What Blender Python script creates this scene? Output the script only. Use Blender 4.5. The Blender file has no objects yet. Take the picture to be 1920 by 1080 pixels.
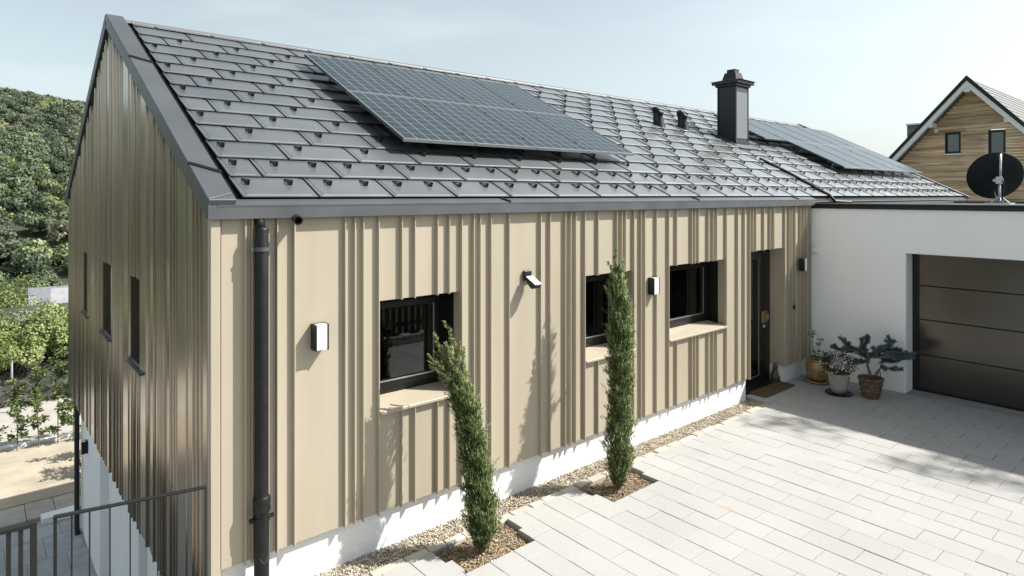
import bpy, math, random
import numpy as np
from mathutils import Vector, Matrix
random.seed(7); np.random.seed(7)
R = math.radians
sc = bpy.context.scene
col = sc.collection

# ------------------------------------------------------------------ camera
cd = bpy.data.cameras.new('camera'); cam = bpy.data.objects.new('camera', cd); col.objects.link(cam)
cam.location = (-1.38, -5.03, 3.13)
cam.rotation_euler = (R(90), 0, R(49.46 - 90))
cd.sensor_width = 36; cd.lens = 1186 / 1920 * 36; cd.shift_y = -174 / 1920
cd.clip_start = 0.1; cd.clip_end = 3000
sc.camera = cam
# ------------------------------------------------------------------ sun + sky
SUN = Vector((.767, -.575, 1)).normalized()
w = bpy.data.worlds.new('World'); sc.world = w; w.use_nodes = True
nt = w.node_tree; nt.nodes.clear()
out = nt.nodes.new('ShaderNodeOutputWorld'); bg = nt.nodes.new('ShaderNodeBackground')
sky = nt.nodes.new('ShaderNodeTexSky'); sky.sky_type = 'NISHITA'; sky.sun_disc = False
sky.sun_elevation = math.asin(SUN.z); sky.sun_rotation = math.atan2(SUN.x, SUN.y)
sky.air_density = 1.0; sky.dust_density = 2.4; sky.ozone_density = 1.0; sky.altitude = 200
hs = nt.nodes.new('ShaderNodeHueSaturation'); hs.inputs['Saturation'].default_value = .42; hs.inputs['Hue'].default_value = .482
tm = nt.nodes.new('ShaderNodeMix'); tm.data_type = 'RGBA'; tm.blend_type = 'MULTIPLY'; tm.inputs[0].default_value = 1; tm.inputs[7].default_value = (.97, 1.015, 1.0, 1)
nt.links.new(sky.outputs[0], hs.inputs['Color']); nt.links.new(hs.outputs[0], tm.inputs[6]); cc_ = nt.nodes.new('ShaderNodeTexCoord'); cm = nt.nodes.new('ShaderNodeMapping'); cm.inputs['Scale'].default_value = (1.2, 1.2, 5); cn = nt.nodes.new('ShaderNodeTexNoise'); cn.inputs['Scale'].default_value = 2.2; cn.inputs['Detail'].default_value = 5
cr_ = nt.nodes.new('ShaderNodeMapRange'); cr_.inputs['From Min'].default_value = .48; cr_.inputs['From Max'].default_value = .78; cr_.inputs['To Max'].default_value = .22
cx_m = nt.nodes.new('ShaderNodeMix'); cx_m.data_type = 'RGBA'; cx_m.inputs[7].default_value = (6.6, 7.0, 7.1, 1)
nt.links.new(cc_.outputs['Generated'], cm.inputs[0]); nt.links.new(cm.outputs[0], cn.inputs['Vector']); nt.links.new(cn.outputs[0], cr_.inputs[0]); nt.links.new(cr_.outputs[0], cx_m.inputs[0])
nt.links.new(tm.outputs[2], cx_m.inputs[6]); nt.links.new(cx_m.outputs[2], bg.inputs[0])
bg.inputs[1].default_value = .098
nt.links.new(bg.outputs[0], out.inputs[0])
sl = bpy.data.lights.new('sun', 'SUN'); sun = bpy.data.objects.new('sun', sl); col.objects.link(sun)
sl.energy = 4.9; sl.angle = R(.53); sl.color = (1, .965, .905)
sun.rotation_euler = SUN.to_track_quat('Z', 'Y').to_euler(); sun.location = (20, -20, 30)
sc.view_settings.view_transform = 'Standard'; sc.view_settings.look = 'None'
sc.view_settings.exposure = 0.92; sc.view_settings.gamma = 1; sc.view_settings.use_curve_mapping = False
sc.cycles.max_bounces = 8; sc.cycles.transparent_max_bounces = 12

# ------------------------------------------------------------------ materials
def mat(name, c, rough=.6, metal=0, c2=None, nscale=3, bump=0, bscale=60, island=0, spec=.5, coat=0, detail=4, stretch=None, blow=0, blscale=2, rvar=0, coatr=.1):
    m = bpy.data.materials.new(name); m.use_nodes = True; n = m.node_tree.nodes; l = m.node_tree.links
    b = n['Principled BSDF']; b.inputs['Base Color'].default_value = (*c, 1)
    b.inputs['Roughness'].default_value = rough; b.inputs['Metallic'].default_value = metal
    b.inputs['Specular IOR Level'].default_value = spec; b.inputs['Coat Weight'].default_value = coat
    b.inputs['Coat Roughness'].default_value = coatr
    tc = n.new('ShaderNodeTexCoord'); mp = n.new('ShaderNodeMapping'); l.new(tc.outputs['Object'], mp.inputs[0])
    if stretch: mp.inputs['Scale'].default_value = stretch
    cur = None
    if c2 is not None:
        t = n.new('ShaderNodeTexNoise'); t.inputs['Scale'].default_value = nscale; t.inputs['Detail'].default_value = detail
        l.new(mp.outputs[0], t.inputs['Vector'])
        cr = n.new('ShaderNodeValToRGB'); cr.color_ramp.elements[0].position = .35; cr.color_ramp.elements[1].position = .65
        cr.color_ramp.elements[0].color = (*c, 1); cr.color_ramp.elements[1].color = (*c2, 1)
        l.new(t.outputs[0], cr.inputs[0]); cur = cr.outputs[0]; l.new(cur, b.inputs['Base Color'])
        if rvar:
            mr = n.new('ShaderNodeMapRange'); mr.inputs['To Min'].default_value = rough - rvar; mr.inputs['To Max'].default_value = rough + rvar
            l.new(t.outputs[0], mr.inputs[0]); l.new(mr.outputs[0], b.inputs['Roughness'])
    if island:
        g = n.new('ShaderNodeNewGeometry'); mr = n.new('ShaderNodeMapRange'); h = n.new('ShaderNodeHueSaturation')
        mr.inputs['To Min'].default_value = 1 - island; mr.inputs['To Max'].default_value = 1 + island
        l.new(g.outputs['Random Per Island'], mr.inputs[0]); l.new(mr.outputs[0], h.inputs['Value'])
        if cur: l.new(cur, h.inputs['Color'])
        else: h.inputs['Color'].default_value = (*c, 1)
        l.new(h.outputs[0], b.inputs['Base Color'])
    nb = None
    if bump:
        t = n.new('ShaderNodeTexNoise'); t.inputs['Scale'].default_value = bscale; t.inputs['Detail'].default_value = 3
        l.new(mp.outputs[0], t.inputs['Vector'])
        bp = n.new('ShaderNodeBump'); bp.inputs['Strength'].default_value = bump; bp.inputs['Distance'].default_value = .01
        l.new(t.outputs[0], bp.inputs['Height']); l.new(bp.outputs[0], b.inputs['Normal']); nb = bp
    if blow:
        t = n.new('ShaderNodeTexNoise'); t.inputs['Scale'].default_value = blscale; t.inputs['Detail'].default_value = 1
        l.new(mp.outputs[0], t.inputs['Vector'])
        bp = n.new('ShaderNodeBump'); bp.inputs['Strength'].default_value = blow; bp.inputs['Distance'].default_value = .05
        l.new(t.outputs[0], bp.inputs['Height'])
        if nb: l.new(nb.outputs[0], bp.inputs['Normal'])
        l.new(bp.outputs[0], b.inputs['Normal'])
    return m

def leafmat(name, c, c2, nscale=1.5, island=.35, rough=.55, trans=.25):
    m = mat(name, c, rough, c2=c2, nscale=nscale, island=island, spec=.35)
    n = m.node_tree.nodes; l = m.node_tree.links
    b = n['Principled BSDF']; o = n['Material Output']
    tr = n.new('ShaderNodeBsdfTranslucent'); mx = n.new('ShaderNodeMixShader'); mx.inputs[0].default_value = trans
    src = b.inputs['Base Color'].links[0].from_socket
    l.new(src, tr.inputs[0]); l.new(b.outputs[0], mx.inputs[1]); l.new(tr.outputs[0], mx.inputs[2]); l.new(mx.outputs[0], o.inputs[0])
    return m

def glassmat(name, tint=(.5, .52, .53), boost=.0):
    m = bpy.data.materials.new(name); m.use_nodes = True; n = m.node_tree.nodes; l = m.node_tree.links; n.clear()
    o = n.new('ShaderNodeOutputMaterial'); mx = n.new('ShaderNodeMixShader'); t = n.new('ShaderNodeBsdfTransparent'); g = n.new('ShaderNodeBsdfGlossy')
    f = n.new('ShaderNodeFresnel'); f.inputs[0].default_value = 1.5; a = n.new('ShaderNodeMath'); a.operation = 'ADD'; a.inputs[1].default_value = boost
    g.inputs['Roughness'].default_value = .01; g.inputs[0].default_value = (.7, .72, .72, 1); t.inputs[0].default_value = (*tint, 1)
    l.new(f.outputs[0], a.inputs[0]); l.new(a.outputs[0], mx.inputs[0]); l.new(t.outputs[0], mx.inputs[1]); l.new(g.outputs[0], mx.inputs[2]); l.new(mx.outputs[0], o.inputs[0])
    return m

M = {}
M['clad'] = mat('champagne_metal_cladding', (.385, .335, .255), .46, metal=.12, c2=(.42, .368, .284), nscale=2.2, blow=.03, blscale=1.6, stretch=(1.6, 1.6, .18), spec=.5)
M['clad_gable'] = mat('champagne_metal_gable', (.355, .305, .24), .22, metal=.82, c2=(.44, .385, .315), nscale=1.1, blow=.10, blscale=1.2, stretch=(1, 2.5, .25), spec=.5)
M['roof'] = mat('anthracite_roof_metal', (.095, .103, .110), .58, metal=.6, c2=(.125, .133, .14), nscale=1.6, bump=.05, bscale=260, island=.12, spec=1.0, rvar=.04, coat=1.0, coatr=.24)
M['trim'] = mat('anthracite_trim', (.07, .076, .084), .46, metal=.3, c2=(.085, .092, .10), nscale=2, spec=.7, bump=.03, bscale=200)
M['fascia'] = mat('anthracite_fascia', (.06, .064, .07), .5, c2=(.08, .085, .09), nscale=3, spec=.5)
M['ridge'] = mat('sunlit_metal_ridge', (.13, .13, .13), .5, metal=.2)  # paler grey stands for sun along the ridge edge
M['dark'] = mat('black_metal', (.012, .013, .014), .45, spec=.35)
M['guard'] = mat('snow_guard_metal', (.018, .019, .02), .45, spec=.6)
M['pipe'] = mat('black_downpipe', (.007, .0075, .008), .46, c2=(.012, .0125, .013), nscale=14, spec=.3, bump=.1, bscale=40)
M['black'] = mat('black_frame', (.008, .008, .009), .35, spec=.4)
M['silver'] = mat('brushed_aluminium', (.55, .57, .6), .35, metal=.9)
M['stucco'] = mat('white_render', (.93, .93, .935), .85, c2=(.91, .912, .918), nscale=1.2, bump=.25, bscale=180, spec=.2)
M['stucco2'] = mat('white_plinth_render', (.80, .80, .81), .85, c2=(.76, .77, .77), nscale=2.5, bump=.2, bscale=150, spec=.2)
M['garage_door'] = mat('brown_bronze_panel', (.072, .068, .061), .22, metal=.7, c2=(.084, .079, .071), nscale=1.0, blow=.04, blscale=1.5, bump=.02, bscale=220, spec=.6)
M['paver'] = mat('pale_granite_paver', (.315, .31, .30), .8, c2=(.345, .34, .33), nscale=60, bump=.25, bscale=140, island=.028, spec=.25)
M['joint'] = mat('paving_sand', (.20, .19, .17), .95, c2=(.29, .275, .25), nscale=8)
M['pavedge'] = mat('paver_side', (.30, .27, .22), .9, c2=(.38, .35, .3), nscale=6)
M['gravelbase'] = mat('gravel_base', (.20, .17, .13), .95, c2=(.33, .29, .22), nscale=40)
M['pebble'] = mat('pebble', (.30, .25, .185), .8, c2=(.46, .41, .33), nscale=12, island=.6)
M['soil'] = mat('bark_soil', (.13, .09, .055), .95, c2=(.24, .18, .12), nscale=18, bump=.8, bscale=40, detail=8)
M['bark'] = mat('bark_chip', (.16, .11, .07), .9, c2=(.36, .29, .2), nscale=20, island=.6)
M['flag'] = mat('edging_stone', (.33, .305, .265), .85, c2=(.42, .38, .32), nscale=4, bump=.3, bscale=60, island=.22)
M['terr'] = mat('terrace_paver', (.33, .34, .345), .85, c2=(.40, .41, .41), nscale=5, bump=.2, bscale=80, island=.1)
M['sand'] = mat('dry_garden_soil', (.29, .25, .19), .95, c2=(.38, .33, .255), nscale=1.6, bump=.5, bscale=14, detail=8)
M['path'] = mat('pale_path', (.30, .28, .25), .95, c2=(.36, .34, .30), nscale=1.5)
M['grass'] = mat('dark_ground', (.025, .034, .018), .95, c2=(.05, .06, .03), nscale=.4, detail=8)
M['slope'] = mat('shaded_slope_earth', (.03, .034, .026), .95, c2=(.06, .065, .05), nscale=2, detail=8)
M['white'] = mat('white_paint', (.8, .8, .8), .5)
M['opal'] = mat('opal_white_diffuser', (.82, .82, .81), .35)
M['cell'] = None
M['mat'] = mat('coir', (.11, .078, .042), .98, c2=(.17, .125, .07), nscale=60, bump=1, bscale=220)
M['fibre'] = mat('coir_fibre', (.15, .105, .055), .95, island=.5)
M['wood'] = None
M['glass'] = glassmat('window_glass', (.8, .83, .84))
M['glass2'] = glassmat('door_glass', (.85, .86, .83), .03)
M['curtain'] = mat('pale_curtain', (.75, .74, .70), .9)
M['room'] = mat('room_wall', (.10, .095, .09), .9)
M['bark_tree'] = mat('trunk_bark', (.10, .075, .05), .95, c2=(.17, .13, .09), nscale=20, bump=.5, bscale=40)
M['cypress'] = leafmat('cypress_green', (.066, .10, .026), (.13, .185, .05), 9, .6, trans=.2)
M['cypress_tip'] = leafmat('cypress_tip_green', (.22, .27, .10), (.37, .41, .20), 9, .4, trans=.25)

def finish_special():
    # solar cell glass: grid of cells with pale bus lines, in the panel's own object coordinates
    m = bpy.data.materials.new('solar_cell_glass'); m.use_nodes = True; n = m.node_tree.nodes; l = m.node_tree.links
    b = n['Principled BSDF']; b.inputs['Roughness'].default_value = .22; b.inputs['Specular IOR Level'].default_value = .42
    tc = n.new('ShaderNodeTexCoord'); sp = n.new('ShaderNodeSeparateXYZ'); l.new(tc.outputs['Object'], sp.inputs[0])
    def line(sock, pitch, wd, off=0):
        a = n.new('ShaderNodeMath'); a.operation = 'ADD'; a.inputs[1].default_value = off + 100 * pitch; l.new(sock, a.inputs[0])
        f = n.new('ShaderNodeMath'); f.operation = 'WRAP'; f.inputs[1].default_value = 0; f.inputs[2].default_value = pitch; l.new(a.outputs[0], f.inputs[0])
        c = n.new('ShaderNodeMath'); c.operation = 'LESS_THAN'; c.inputs[1].default_value = wd; l.new(f.outputs[0], c.inputs[0]); return c.outputs[0]
    a = line(sp.outputs[0], .158, .011, -.025 + .005); c = line(sp.outputs[1], .158, .006, -.03 + .003)
    mxm = n.new('ShaderNodeMath'); mxm.operation = 'MAXIMUM'; l.new(a, mxm.inputs[0]); l.new(c, mxm.inputs[1])
    mx = n.new('ShaderNodeMix'); mx.data_type = 'RGBA'; mx.inputs[6].default_value = (.008, .016, .021, 1); mx.inputs[7].default_value = (.14, .165, .175, 1)
    l.new(mxm.outputs[0], mx.inputs[0]); l.new(mx.outputs[2], b.inputs['Base Color']); M['cell'] = m
    # weathered larch boards, horizontal
    m = bpy.data.materials.new('larch_boards'); m.use_nodes = True; n = m.node_tree.nodes; l = m.node_tree.links
    b = n['Principled BSDF']; b.inputs['Roughness'].default_value = .8
    tc = n.new('ShaderNodeTexCoord'); mp = n.new('ShaderNodeMapping'); mp.inputs['Scale'].default_value = (1, .35, 7); l.new(tc.outputs['Object'], mp.inputs[0])
    t = n.new('ShaderNodeTexNoise'); t.inputs['Scale'].default_value = 1.3; t.inputs['Detail'].default_value = 6; t.inputs['Roughness'].default_value = .7; l.new(mp.outputs[0], t.inputs['Vector'])
    cr = n.new('ShaderNodeValToRGB'); e = cr.color_ramp.elements; e[0].position = .3; e[0].color = (.17, .10, .05, 1); e[1].position = .68; e[1].color = (.74, .54, .34, 1)
    x = cr.color_ramp.elements.new(.5); x.color = (.56, .36, .19, 1); l.new(t.outputs[0], cr.inputs[0])
    g = n.new('ShaderNodeNewGeometry'); mr = n.new('ShaderNodeMapRange'); mr.inputs['To Min'].default_value = .7; mr.inputs['To Max'].default_value = 1.25
    h = n.new('ShaderNodeHueSaturation'); l.new(g.outputs['Random Per Island'], mr.inputs[0]); l.new(mr.outputs[0], h.inputs['Value']); l.new(cr.outputs[0], h.inputs['Color']); h.inputs['Saturation'].default_value = .85
    l.new(h.outputs[0], b.inputs['Base Color']); M['wood'] = m
finish_special()

def stain():
    m = M['paver']; n = m.node_tree.nodes; l = m.node_tree.links; b = n['Principled BSDF']; src = b.inputs['Base Color'].links[0].from_socket
    tc = n.new('ShaderNodeTexCoord'); cur = src
    t = n.new('ShaderNodeTexNoise'); t.inputs['Scale'].default_value = .9; t.inputs['Detail'].default_value = 6; l.new(tc.outputs['Object'], t.inputs['Vector'])
    mr = n.new('ShaderNodeMapRange'); mr.inputs['From Min'].default_value = .3; mr.inputs['From Max'].default_value = .7; mr.inputs['To Min'].default_value = .93; mr.inputs['To Max'].default_value = 1.04; l.new(t.outputs[0], mr.inputs[0])
    h = n.new('ShaderNodeHueSaturation'); l.new(mr.outputs[0], h.inputs['Value']); l.new(cur, h.inputs['Color']); cur = h.outputs[0]
    for (x, y, r_, f) in ((4.376, -1.631, .045, .55), (4.09, -1.88, .022, .3), (6.1, -2.4, .03, .2), (2.9, -1.9, .02, .25)):
        d = n.new('ShaderNodeVectorMath'); d.operation = 'DISTANCE'; d.inputs[1].default_value = (x, y, 0); l.new(tc.outputs['Object'], d.inputs[0])
        q = n.new('ShaderNodeMapRange'); q.inputs['From Min'].default_value = r_ * 1.3; q.inputs['From Max'].default_value = r_ * .4; q.inputs['To Max'].default_value = f; l.new(d.outputs['Value'], q.inputs[0])
        mx = n.new('ShaderNodeMix'); mx.data_type = 'RGBA'; mx.inputs[7].default_value = (.42, .26, .09, 1); l.new(q.outputs[0], mx.inputs[0]); l.new(cur, mx.inputs[6]); cur = mx.outputs[2]
    l.new(cur, b.inputs['Base Color'])
stain()
# ------------------------------------------------------------------ mesh helpers
class MB:
    def __init__(s): s.v = []; s.f = []; s.m = []; s.mi = 0
    def add(s, vs, fs):
        o = len(s.v); s.v += [tuple(p) for p in vs]; s.f += [tuple(i + o for i in f) for f in fs]; s.m += [s.mi] * len(fs); return s
    def box(s, x0, x1, y0, y1, z0, z1):
        return s.add([(x0, y0, z0), (x1, y0, z0), (x1, y1, z0), (x0, y1, z0), (x0, y0, z1), (x1, y0, z1), (x1, y1, z1), (x0, y1, z1)],
                     [(0, 3, 2, 1), (4, 5, 6, 7), (0, 1, 5, 4), (1, 2, 6, 5), (2, 3, 7, 6), (3, 0, 4, 7)])
    def quad(s, a, b, c, d): return s.add([a, b, c, d], [(0, 1, 2, 3)])
    def prism(s, poly, off):   # poly: list of 3D points (planar), off: extrusion vector
        n = len(poly); o = Vector(off)
        vs = [Vector(p) for p in poly]; vs = vs + [p + o for p in vs]
        fs = [tuple(range(n))[::-1], tuple(range(n, 2 * n))] + [(i, (i + 1) % n, n + (i + 1) % n, n + i) for i in range(n)]
        return s.add(vs, fs)
    def tube(s, pts, rad, n=10, cap=True):
        pts = [Vector(p) for p in pts]; rr = rad if isinstance(rad, (list, tuple)) else [rad] * len(pts)
        vs = []; fs = []; up = None
        for i, p in enumerate(pts):
            t = (pts[min(i + 1, len(pts) - 1)] - pts[max(i - 1, 0)]).normalized()
            if up is None: up = Vector((0, 0, 1)) if abs(t.z) < .9 else Vector((1, 0, 0))
            a = t.cross(up)
            if a.length < 1e-4: a = t.cross(Vector((0, 1, 0)))
            a.normalize(); b = a.cross(t).normalized(); up = b
            for k in range(n):
                q = 2 * math.pi * k / n; vs.append(p + (a * math.cos(q) + b * math.sin(q)) * rr[i])
        for i in range(len(pts) - 1):
            for k in range(n):
                fs.append((i * n + k, i * n + (k + 1) % n, (i + 1) * n + (k + 1) % n, (i + 1) * n + k))
        if cap: fs += [tuple(range(n))[::-1], tuple(range((len(pts) - 1) * n, len(pts) * n))]
        return s.add(vs, fs)
    def lathe(s, prof, c=(0, 0, 0), n=28):  # prof: list of (r, z)
        vs = []; fs = []
        for r_, z in prof:
            for k in range(n):
                q = 2 * math.pi * k / n; vs.append((c[0] + r_ * math.cos(q), c[1] + r_ * math.sin(q), c[2] + z))
        for i in range(len(prof) - 1):
            for k in range(n): fs.append((i * n + k, i * n + (k + 1) % n, (i + 1) * n + (k + 1) % n, (i + 1) * n + k))
        return s.add(vs, fs)
    def build(s, name, m, parent=None, bevel=0, smooth=False, seg=1):
        me = bpy.data.meshes.new(name); me.from_pydata(s.v, [], s.f)
        for x in (m if isinstance(m, (list, tuple)) else [m]): me.materials.append(x)
        if isinstance(m, (list, tuple)): me.polygons.foreach_set('material_index', s.m)
        if smooth: me.polygons.foreach_set('use_smooth', [True] * len(me.polygons))
        me.update(); o = bpy.data.objects.new(name, me); col.objects.link(o)
        if parent: o.parent = parent; o.matrix_parent_inverse = Matrix.Translation(parent.matrix_world.translation).inverted() if False else Matrix.Identity(4)
        if bevel:
            b = o.modifiers.new('bevel', 'BEVEL'); b.width = bevel; b.segments = seg; b.limit_method = 'ANGLE'; b.angle_limit = R(40)
        return o

def empty(name, loc=(0, 0, 0), rz=0):
    o = bpy.data.objects.new(name, None); col.objects.link(o); o.location = loc; o.rotation_euler = (0, 0, rz); o.empty_display_size = .2; return o
def tag(o, label=None, cat=None, group=None, kind=None):
    if label: o['label'] = label
    if cat: o['category'] = cat
    if group: o['group'] = group
    if kind: o['kind'] = kind
    return o
def rel(mb, loc):    # shift a world-space mesh builder to be relative to an unrotated parent at loc
    mb.v = [(x - loc[0], y - loc[1], z - loc[2]) for x, y, z in mb.v]; return mb
def copy_tree(o, parent=None):
    c = o.copy(); col.objects.link(c); c.parent = parent
    for ch in list(o.children): copy_tree(ch, c)
    return c
def npmesh(name, V, F, m, parent=None, smooth=False, kidx=None):   # V (n,3) F (m,k)
    me = bpy.data.meshes.new(name); k = F.shape[1]
    me.vertices.add(len(V)); me.vertices.foreach_set('co', V.astype(np.float32).ravel())
    me.loops.add(F.size); me.loops.foreach_set('vertex_index', F.astype(np.int32).ravel())
    me.polygons.add(len(F)); me.polygons.foreach_set('loop_start', (np.arange(len(F)) * k).astype(np.int32))
    me.polygons.foreach_set('loop_total', np.full(len(F), k, np.int32))
    for x in (m if isinstance(m, (list, tuple)) else [m]): me.materials.append(x)
    if kidx is not None: me.polygons.foreach_set('material_index', kidx.astype(np.int32))
    if smooth: me.polygons.foreach_set('use_smooth', [True] * len(F))
    me.update(calc_edges=True); o = bpy.data.objects.new(name, me); col.objects.link(o)
    if parent: o.parent = parent
    return o
def rnd_unit(n):
    v = np.random.normal(size=(n, 3)); return v / np.linalg.norm(v, axis=1)[:, None]
def leaves(P, D, L, W, bend=.25, nrm=None, jit=.5):
    """rhombic leaves folded along the midrib: P base, D direction, L length, W width arrays -> V,F (quads)"""
    n = len(P); D = D / np.linalg.norm(D, axis=1)[:, None]
    S = np.cross(D, rnd_unit(n) if nrm is None else nrm + rnd_unit(n) * jit); S /= np.linalg.norm(S, axis=1)[:, None]; N = np.cross(D, S)
    L = L[:, None]; W = W[:, None]
    a = P; b = P + D * L * .45 + S * W + N * W * bend; c = P + D * L; d = P + D * L * .45 - S * W + N * W * bend; mid = P + D * L * .5
    V = np.stack([a, b, c, mid, d], 1).reshape(-1, 3); i = (np.arange(n) * 5)[:, None]
    F = np.concatenate([i + np.array([[0, 1, 2, 3]]), i + np.array([[0, 3, 2, 4]])], 0)
    return V, F
def sprigs(P, D, L, W):
    """thin four-sided spindles"""
    n = len(P); D = D / np.linalg.norm(D, axis=1)[:, None]
    S = np.cross(D, rnd_unit(n)); S /= np.linalg.norm(S, axis=1)[:, None]; N = np.cross(D, S)
    L = L[:, None]; W = W[:, None]; c = P + D * L * .4
    V = np.stack([P, c + S * W, c - S * W * .5 + N * W * .87, c - S * W * .5 - N * W * .87, P + D * L], 1).reshape(-1, 3)
    i = (np.arange(n) * 5)[:, None]
    F = np.concatenate([i + np.array([t]) for t in [(0, 2, 1), (0, 3, 2), (0, 1, 3), (4, 1, 2), (4, 2, 3), (4, 3, 1)]], 0)
    return V, F
ICO = None
def ico():
    t = (1 + 5 ** .5) / 2
    V = np.array([(-1, t, 0), (1, t, 0), (-1, -t, 0), (1, -t, 0), (0, -1, t), (0, 1, t), (0, -1, -t), (0, 1, -t), (t, 0, -1), (t, 0, 1), (-t, 0, -1), (-t, 0, 1)], float)
    V /= np.linalg.norm(V[0])
    F = np.array([(0, 11, 5), (0, 5, 1), (0, 1, 7), (0, 7, 10), (0, 10, 11), (1, 5, 9), (5, 11, 4), (11, 10, 2), (10, 7, 6), (7, 1, 8), (3, 9, 4), (3, 4, 2), (3, 2, 6), (3, 6, 8), (3, 8, 9), (4, 9, 5), (2, 4, 11), (6, 2, 10), (8, 6, 7), (9, 8, 1)])
    return V, F
def pebbles(P, sx, sy, sz):
    V0, F0 = ico(); n = len(P); a = np.random.rand(n) * 6.28
    V = V0[None] * np.stack([sx, sy, sz], 1)[:, None, :] * (1 + .25 * np.random.uniform(-1, 1, (n, 12, 1)))
    x = V[:, :, 0] * np.cos(a)[:, None] - V[:, :, 1] * np.sin(a)[:, None]; y = V[:, :, 0] * np.sin(a)[:, None] + V[:, :, 1] * np.cos(a)[:, None]
    V = np.stack([x, y, V[:, :, 2]], 2) + P[:, None]
    F = (F0[None] + (np.arange(n) * 12)[:, None, None]).reshape(-1, 3)
    return V.reshape(-1, 3), F

# ================================================================== GROUND
LZ = -3.65
def ground_z(y): return LZ - .05 if y < 44 else (LZ - .05 - (y - 44) * .215 if y < 150 else LZ - .05 - 106 * .215 - (y - 150) * .004)
mb = MB(); gyv = [-700, -60, 20, 44, 60, 80, 110, 150, 400, 1400]
for g0, g1 in zip(gyv[:-1], gyv[1:]): mb.quad((-1100, g0, ground_z(g0)), (1100, g0, ground_z(g0)), (1100, g1, ground_z(g1)), (-1100, g1, ground_z(g1)))
tag(mb.build('ground', M['grass']), 'dark green ground falling away around the house plot', kind='structure')
mb = MB(); mb.box(-14, 30, 12.45, 16.4, LZ - .2, LZ + .02)
tag(mb.build('garden_soil', M['sand']), 'dry sandy garden soil beyond the lower terrace', kind='structure')
mb = MB(); mb.box(-14, 30, 16.55, 21.5, LZ - .2, LZ + .03)
tag(mb.build('garden_path', M['path']), 'pale path behind the row of young shrubs', kind='structure')
mb = MB(); mb.prism([(-14, 16.62, LZ - .1), (30, 15.2 + .9, LZ - .1), (30, 15.3 + .95, LZ - .1), (-14, 16.74, LZ - .1)], (0, 0, .2))
tag(mb.build('kerb', M['white']), 'thin pale kerb edging the sandy soil', kind='structure')
# lower terrace with big slabs
mb = MB(); mb.box(-14, .33, -4, 11.9, LZ - .2, LZ - .015)
tag(mb.build('terrace_bed', M['joint']), 'sand bed under the lower terrace slabs', kind='structure')
mb = MB()
y = -.3
j = 0
while y < 11.3:
    x = -6.0 + (j % 2) * .3
    while x < .33 + .6:
        x1 = min(x + .594, .95); mb.box(x, x1, y + .003, min(y + .894, 11.35), LZ - .05, LZ + random.uniform(-.002, .002)); x += .6
    y += .9; j += 1
tag(mb.build('terrace', M['terr'], bevel=.004), 'grey slab terrace in shade below the railing', kind='structure')
mb = MB(); x = -6.
while x < 5:
    mb.box(x, x + .49, 11.42, 12.3, LZ - .05, LZ + .06 + random.uniform(-.004, .004)); x += .5
tag(mb.build('terrace_step', M['flag'], bevel=.006), 'row of pale stone blocks edging the terrace', kind='structure')

# courtyard plateau
mb = MB(); mb.prism([(-16, -22, -3.7), (9.85, -22, -3.7), (9.85, .3, -3.7), (.05, .3, -3.7), (.05, -.02, -3.7), (-1.3, .24, -3.7), (-2.4, .5, -3.7), (-16, 2.4, -3.7)], (0, 0, 3.63))
tag(mb.build('courtyard_base', M['joint']), 'sand bed under the courtyard pavers', kind='structure')
# pavers (x-lines every .263 m, .455 m long, half bond)
mb = MB()
beds = [(1.722, 2.511), (3.563, 4.352)]
def paver(x0, x1, y0, y1):
    z = random.uniform(-.0025, .0025); g = .0022
    x0 += g * .75; x1 -= g * .75; y0 += g * 1.0; y1 -= g * 1.0
    if x1 - x0 < .01 or y1 - y0 < .02: return
    dz = [z + random.uniform(-.0012, .0012) for _ in range(4)]; b = .003
    V = [(x0, y0, -.07), (x1, y0, -.07), (x1, y1, -.07), (x0, y1, -.07), (x0, y0, dz[0] - b), (x1, y0, dz[1] - b), (x1, y1, dz[2] - b), (x0, y1, dz[3] - b),
         (x0 + b, y0 + b, dz[0]), (x1 - b, y0 + b, dz[1]), (x1 - b, y1 - b, dz[2]), (x0 + b, y1 - b, dz[3])]
    mb.mi = 0
    mb.add(V, [(8, 9, 10, 11), (4, 5, 9, 8), (5, 6, 10, 9), (6, 7, 11, 10), (7, 4, 8, 11), (0, 1, 5, 4), (1, 2, 6, 5), (2, 3, 7, 6), (3, 0, 4, 7)])
n0, n1 = -28, 26
for n in range(n0, n1):
    xa = 3.30 + .263 * n; xb = xa + .263
    ph = -1.445 if n % 2 == 0 else -1.672
    xm = (xa + xb) / 2; inbed = any(a - .02 < xm < b + .02 for a, b in beds)
    ys = -.80 if inbed else (-.345 if xa < 7.75 else .3)
    if xb <= 0: ys = -.03
    k = 5
    while True:
        yb = ph + .455 * k; ya = yb - .455; k -= 1
        if ya > ys: continue
        if yb < -6.5: break
        yb = min(yb, ys); xa_, xb_ = xa, xb
        if xa_ < 9.84 < xb_: xb_ = 9.84
        elif xa_ > 9.84: continue
        segs = [(ya, yb)]
        for a, b in beds:
            if not inbed and (abs(xb - a) < .03 or abs(xa - b) < .03) and yb > -.8:
                pts = sorted({q for q in (ya, yb, -.57) if ya <= q <= yb}); segs = list(zip(pts[:-1], pts[1:]))
        for (s0, s1) in segs:
            a_, b_ = xa_, xb_
            for a, b in beds:
                if not inbed and s1 > -.8 and (s0 + s1) / 2 > -.8:
                    up = (s0 + s1) / 2 > -.57
                    if abs(xb - a) < .03: b_ = a + (-.03 if up else .035)
                    if abs(xa - b) < .03: a_ = b + (.05 if up else -.0)
            paver(a_, b_, s0, s1)
tag(mb.build('courtyard_paving', M['paver']), 'pale granite courtyard paving in running bond', kind='structure')
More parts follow.
